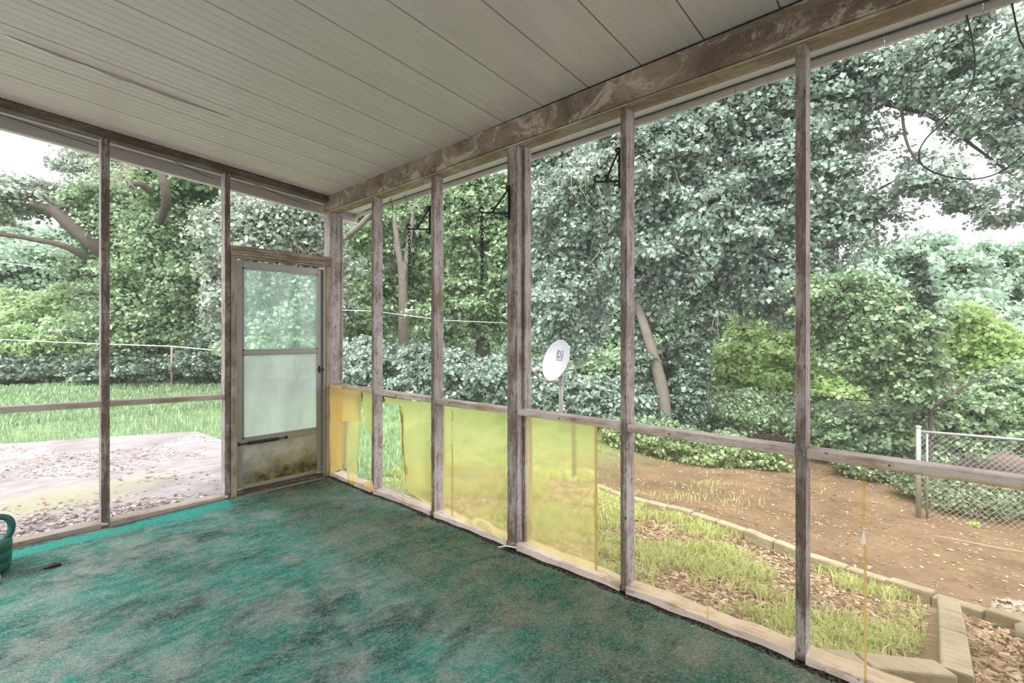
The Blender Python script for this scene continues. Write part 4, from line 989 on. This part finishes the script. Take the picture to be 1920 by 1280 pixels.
# ------------------------------------------------------------------ satellite dish
pb = at(1052, 912, 6.76); pb.z = ground_z(pb.x, pb.y)-.05
d0 = 6.76
hub = at(1052, 712, d0)
SD = empty('satellite_dish', pb, label='white satellite dish with grey lettering on a pale pole in the yard', cat='satellite dish')
MB().tube([pb, at(1052, 760, d0), hub+Vector((0, 0, .02))], .03, 14).build('pole', M['galv'], SD, smooth=True)
c = at(1047.5, 677, d0-.12)
tocam = (Vector((0, 0, H))-c).normalized(); rgt = Vector((RT[0], RT[1], 0))
nrm = (tocam*.50-rgt*.80+Vector((0, 0, .30))).normalized()
xa = Vector((0, 0, 1)).cross(nrm).normalized(); ya = nrm.cross(xa)
Mx = Matrix((xa, ya, nrm)).transposed()
R0 = .285
b = MB(); prof = [(0.0005, 0)]+[(R0*q/8, .055*(q/8)**2) for q in range(1, 9)]+[(R0+.006, .058), (R0+.006, .050)]+[(R0*q/8, .055*(q/8)**2-.006) for q in range(8, 0, -1)]+[(.0005, -.006)]
b.lathe(prof, c, 40, Mx).build('reflector', M['dish'], SD, smooth=True)
RF = bpy.data.objects['reflector']
def dl(x, y, z=0): return c+Mx @ Vector((x, y, z))
# lettering "DI" with small bar on the reflector
m = MB()
def bar(x0, y0, x1, y1, w):
    q = Vector((x1-x0, y1-y0, 0)).normalized(); n_ = Vector((-q.y, q.x, 0))*w/2
    cs = [Vector((x0, y0, 0))-n_, Vector((x1, y1, 0))-n_, Vector((x1, y1, 0))+n_, Vector((x0, y0, 0))+n_]
    zz = lambda p: .055*((p.x**2+p.y**2)/R0**2)
    m.hexa([dl(p.x, p.y, zz(p)+.002) for p in cs]+[dl(p.x, p.y, zz(p)+.006) for p in cs])
X0, Y0 = -.05, .045

bar(X0, Y0, X0, Y0+.105, .026)
arc = [(X0+.0+.07*math.sin(q*pi/8), Y0+.0525+.05*math.cos(q*pi/8)) for q in range(9)]
for p, q in zip(arc, arc[1:]): bar(p[0], p[1], q[0], q[1], .016)
bar(X0+.115, Y0, X0+.115, Y0+.07, .024); bar(X0+.115, Y0+.085, X0+.115, Y0+.105, .024)
bar(X0+.085, Y0, X0+.125, Y0, .014); bar(X0-.01, Y0-.026, X0+.13, Y0-.026, .007)
m.build('lettering', M['dishgrey'], RF)
lnb = at(1004, 693, d0-.55); el = at(1010, 708, d0-.5)
MB().tube([hub+Vector((0, 0, -.02)), at(1035, 716, d0-.15), el], .014, 8).build('feed_arm', M['galv'], SD, smooth=True)
FA = bpy.data.objects['feed_arm']
MB().tube([el, at(1003, 698, d0-.52), lnb], .018, 8).build('feed_riser', M['dish'], FA, smooth=True)
MB().tube([lnb, lnb+(c-lnb).normalized()*.07], [.03, .034], 14).build('feed_horn', M['dish'], FA, smooth=True)
b = MB(); bk = dl(0, -.06, -.005)
b.tube([bk, bk-nrm*.06, hub+Vector((0, 0, .01))], .03, 8); b.tube([dl(0, .03, -.03), dl(0, -.2, -.008)], .016, 6); b.tube([hub-Vector((0, 0, .07)), hub+Vector((0, 0, .04))], .038, 12)
b.build('mount', M['galv'], SD)
MB().tube(wig([hub+Vector((0, 0, -.02)), at(1068, 716, d0), at(1077, 700, d0), at(1072, 692, d0), at(1062, 697, d0)]), .006, 5).build('cable', M['cable'], SD, smooth=True)

# pale-roofed house glimpsed beyond the hedge
hp = at(1135, 700, 24)
HS = empty('distant_house', (hp.x, hp.y, ground_z(hp.x, hp.y)), label='pale roofed house glimpsed beyond the hedge behind the dish', cat='house')
hx, hy = hp.x+1.5, hp.y+1.5; rz = at(1135, 700, 24).z
MB().box(hx-1.3, hx+1.3, hy-1.4, hy+1.4, -1.4, rz-.6).build('walls', plain('house_wall', (.6, .56, .5), .8), HS)
b = MB(); b.add([(hx-1.5, hy-1.6, rz-.65), (hx+1.5, hy-1.6, rz-.65), (hx+1.5, hy+1.6, rz-.65), (hx-1.5, hy+1.6, rz-.65), (hx-1.5, hy, rz+.35), (hx+1.5, hy, rz+.35)], [(0, 1, 5, 4), (2, 3, 4, 5), (0, 4, 3), (1, 2, 5), (3, 2, 1, 0)])
b.build('roof', plain('pale_roof', (.75, .7, .68), .7), HS)
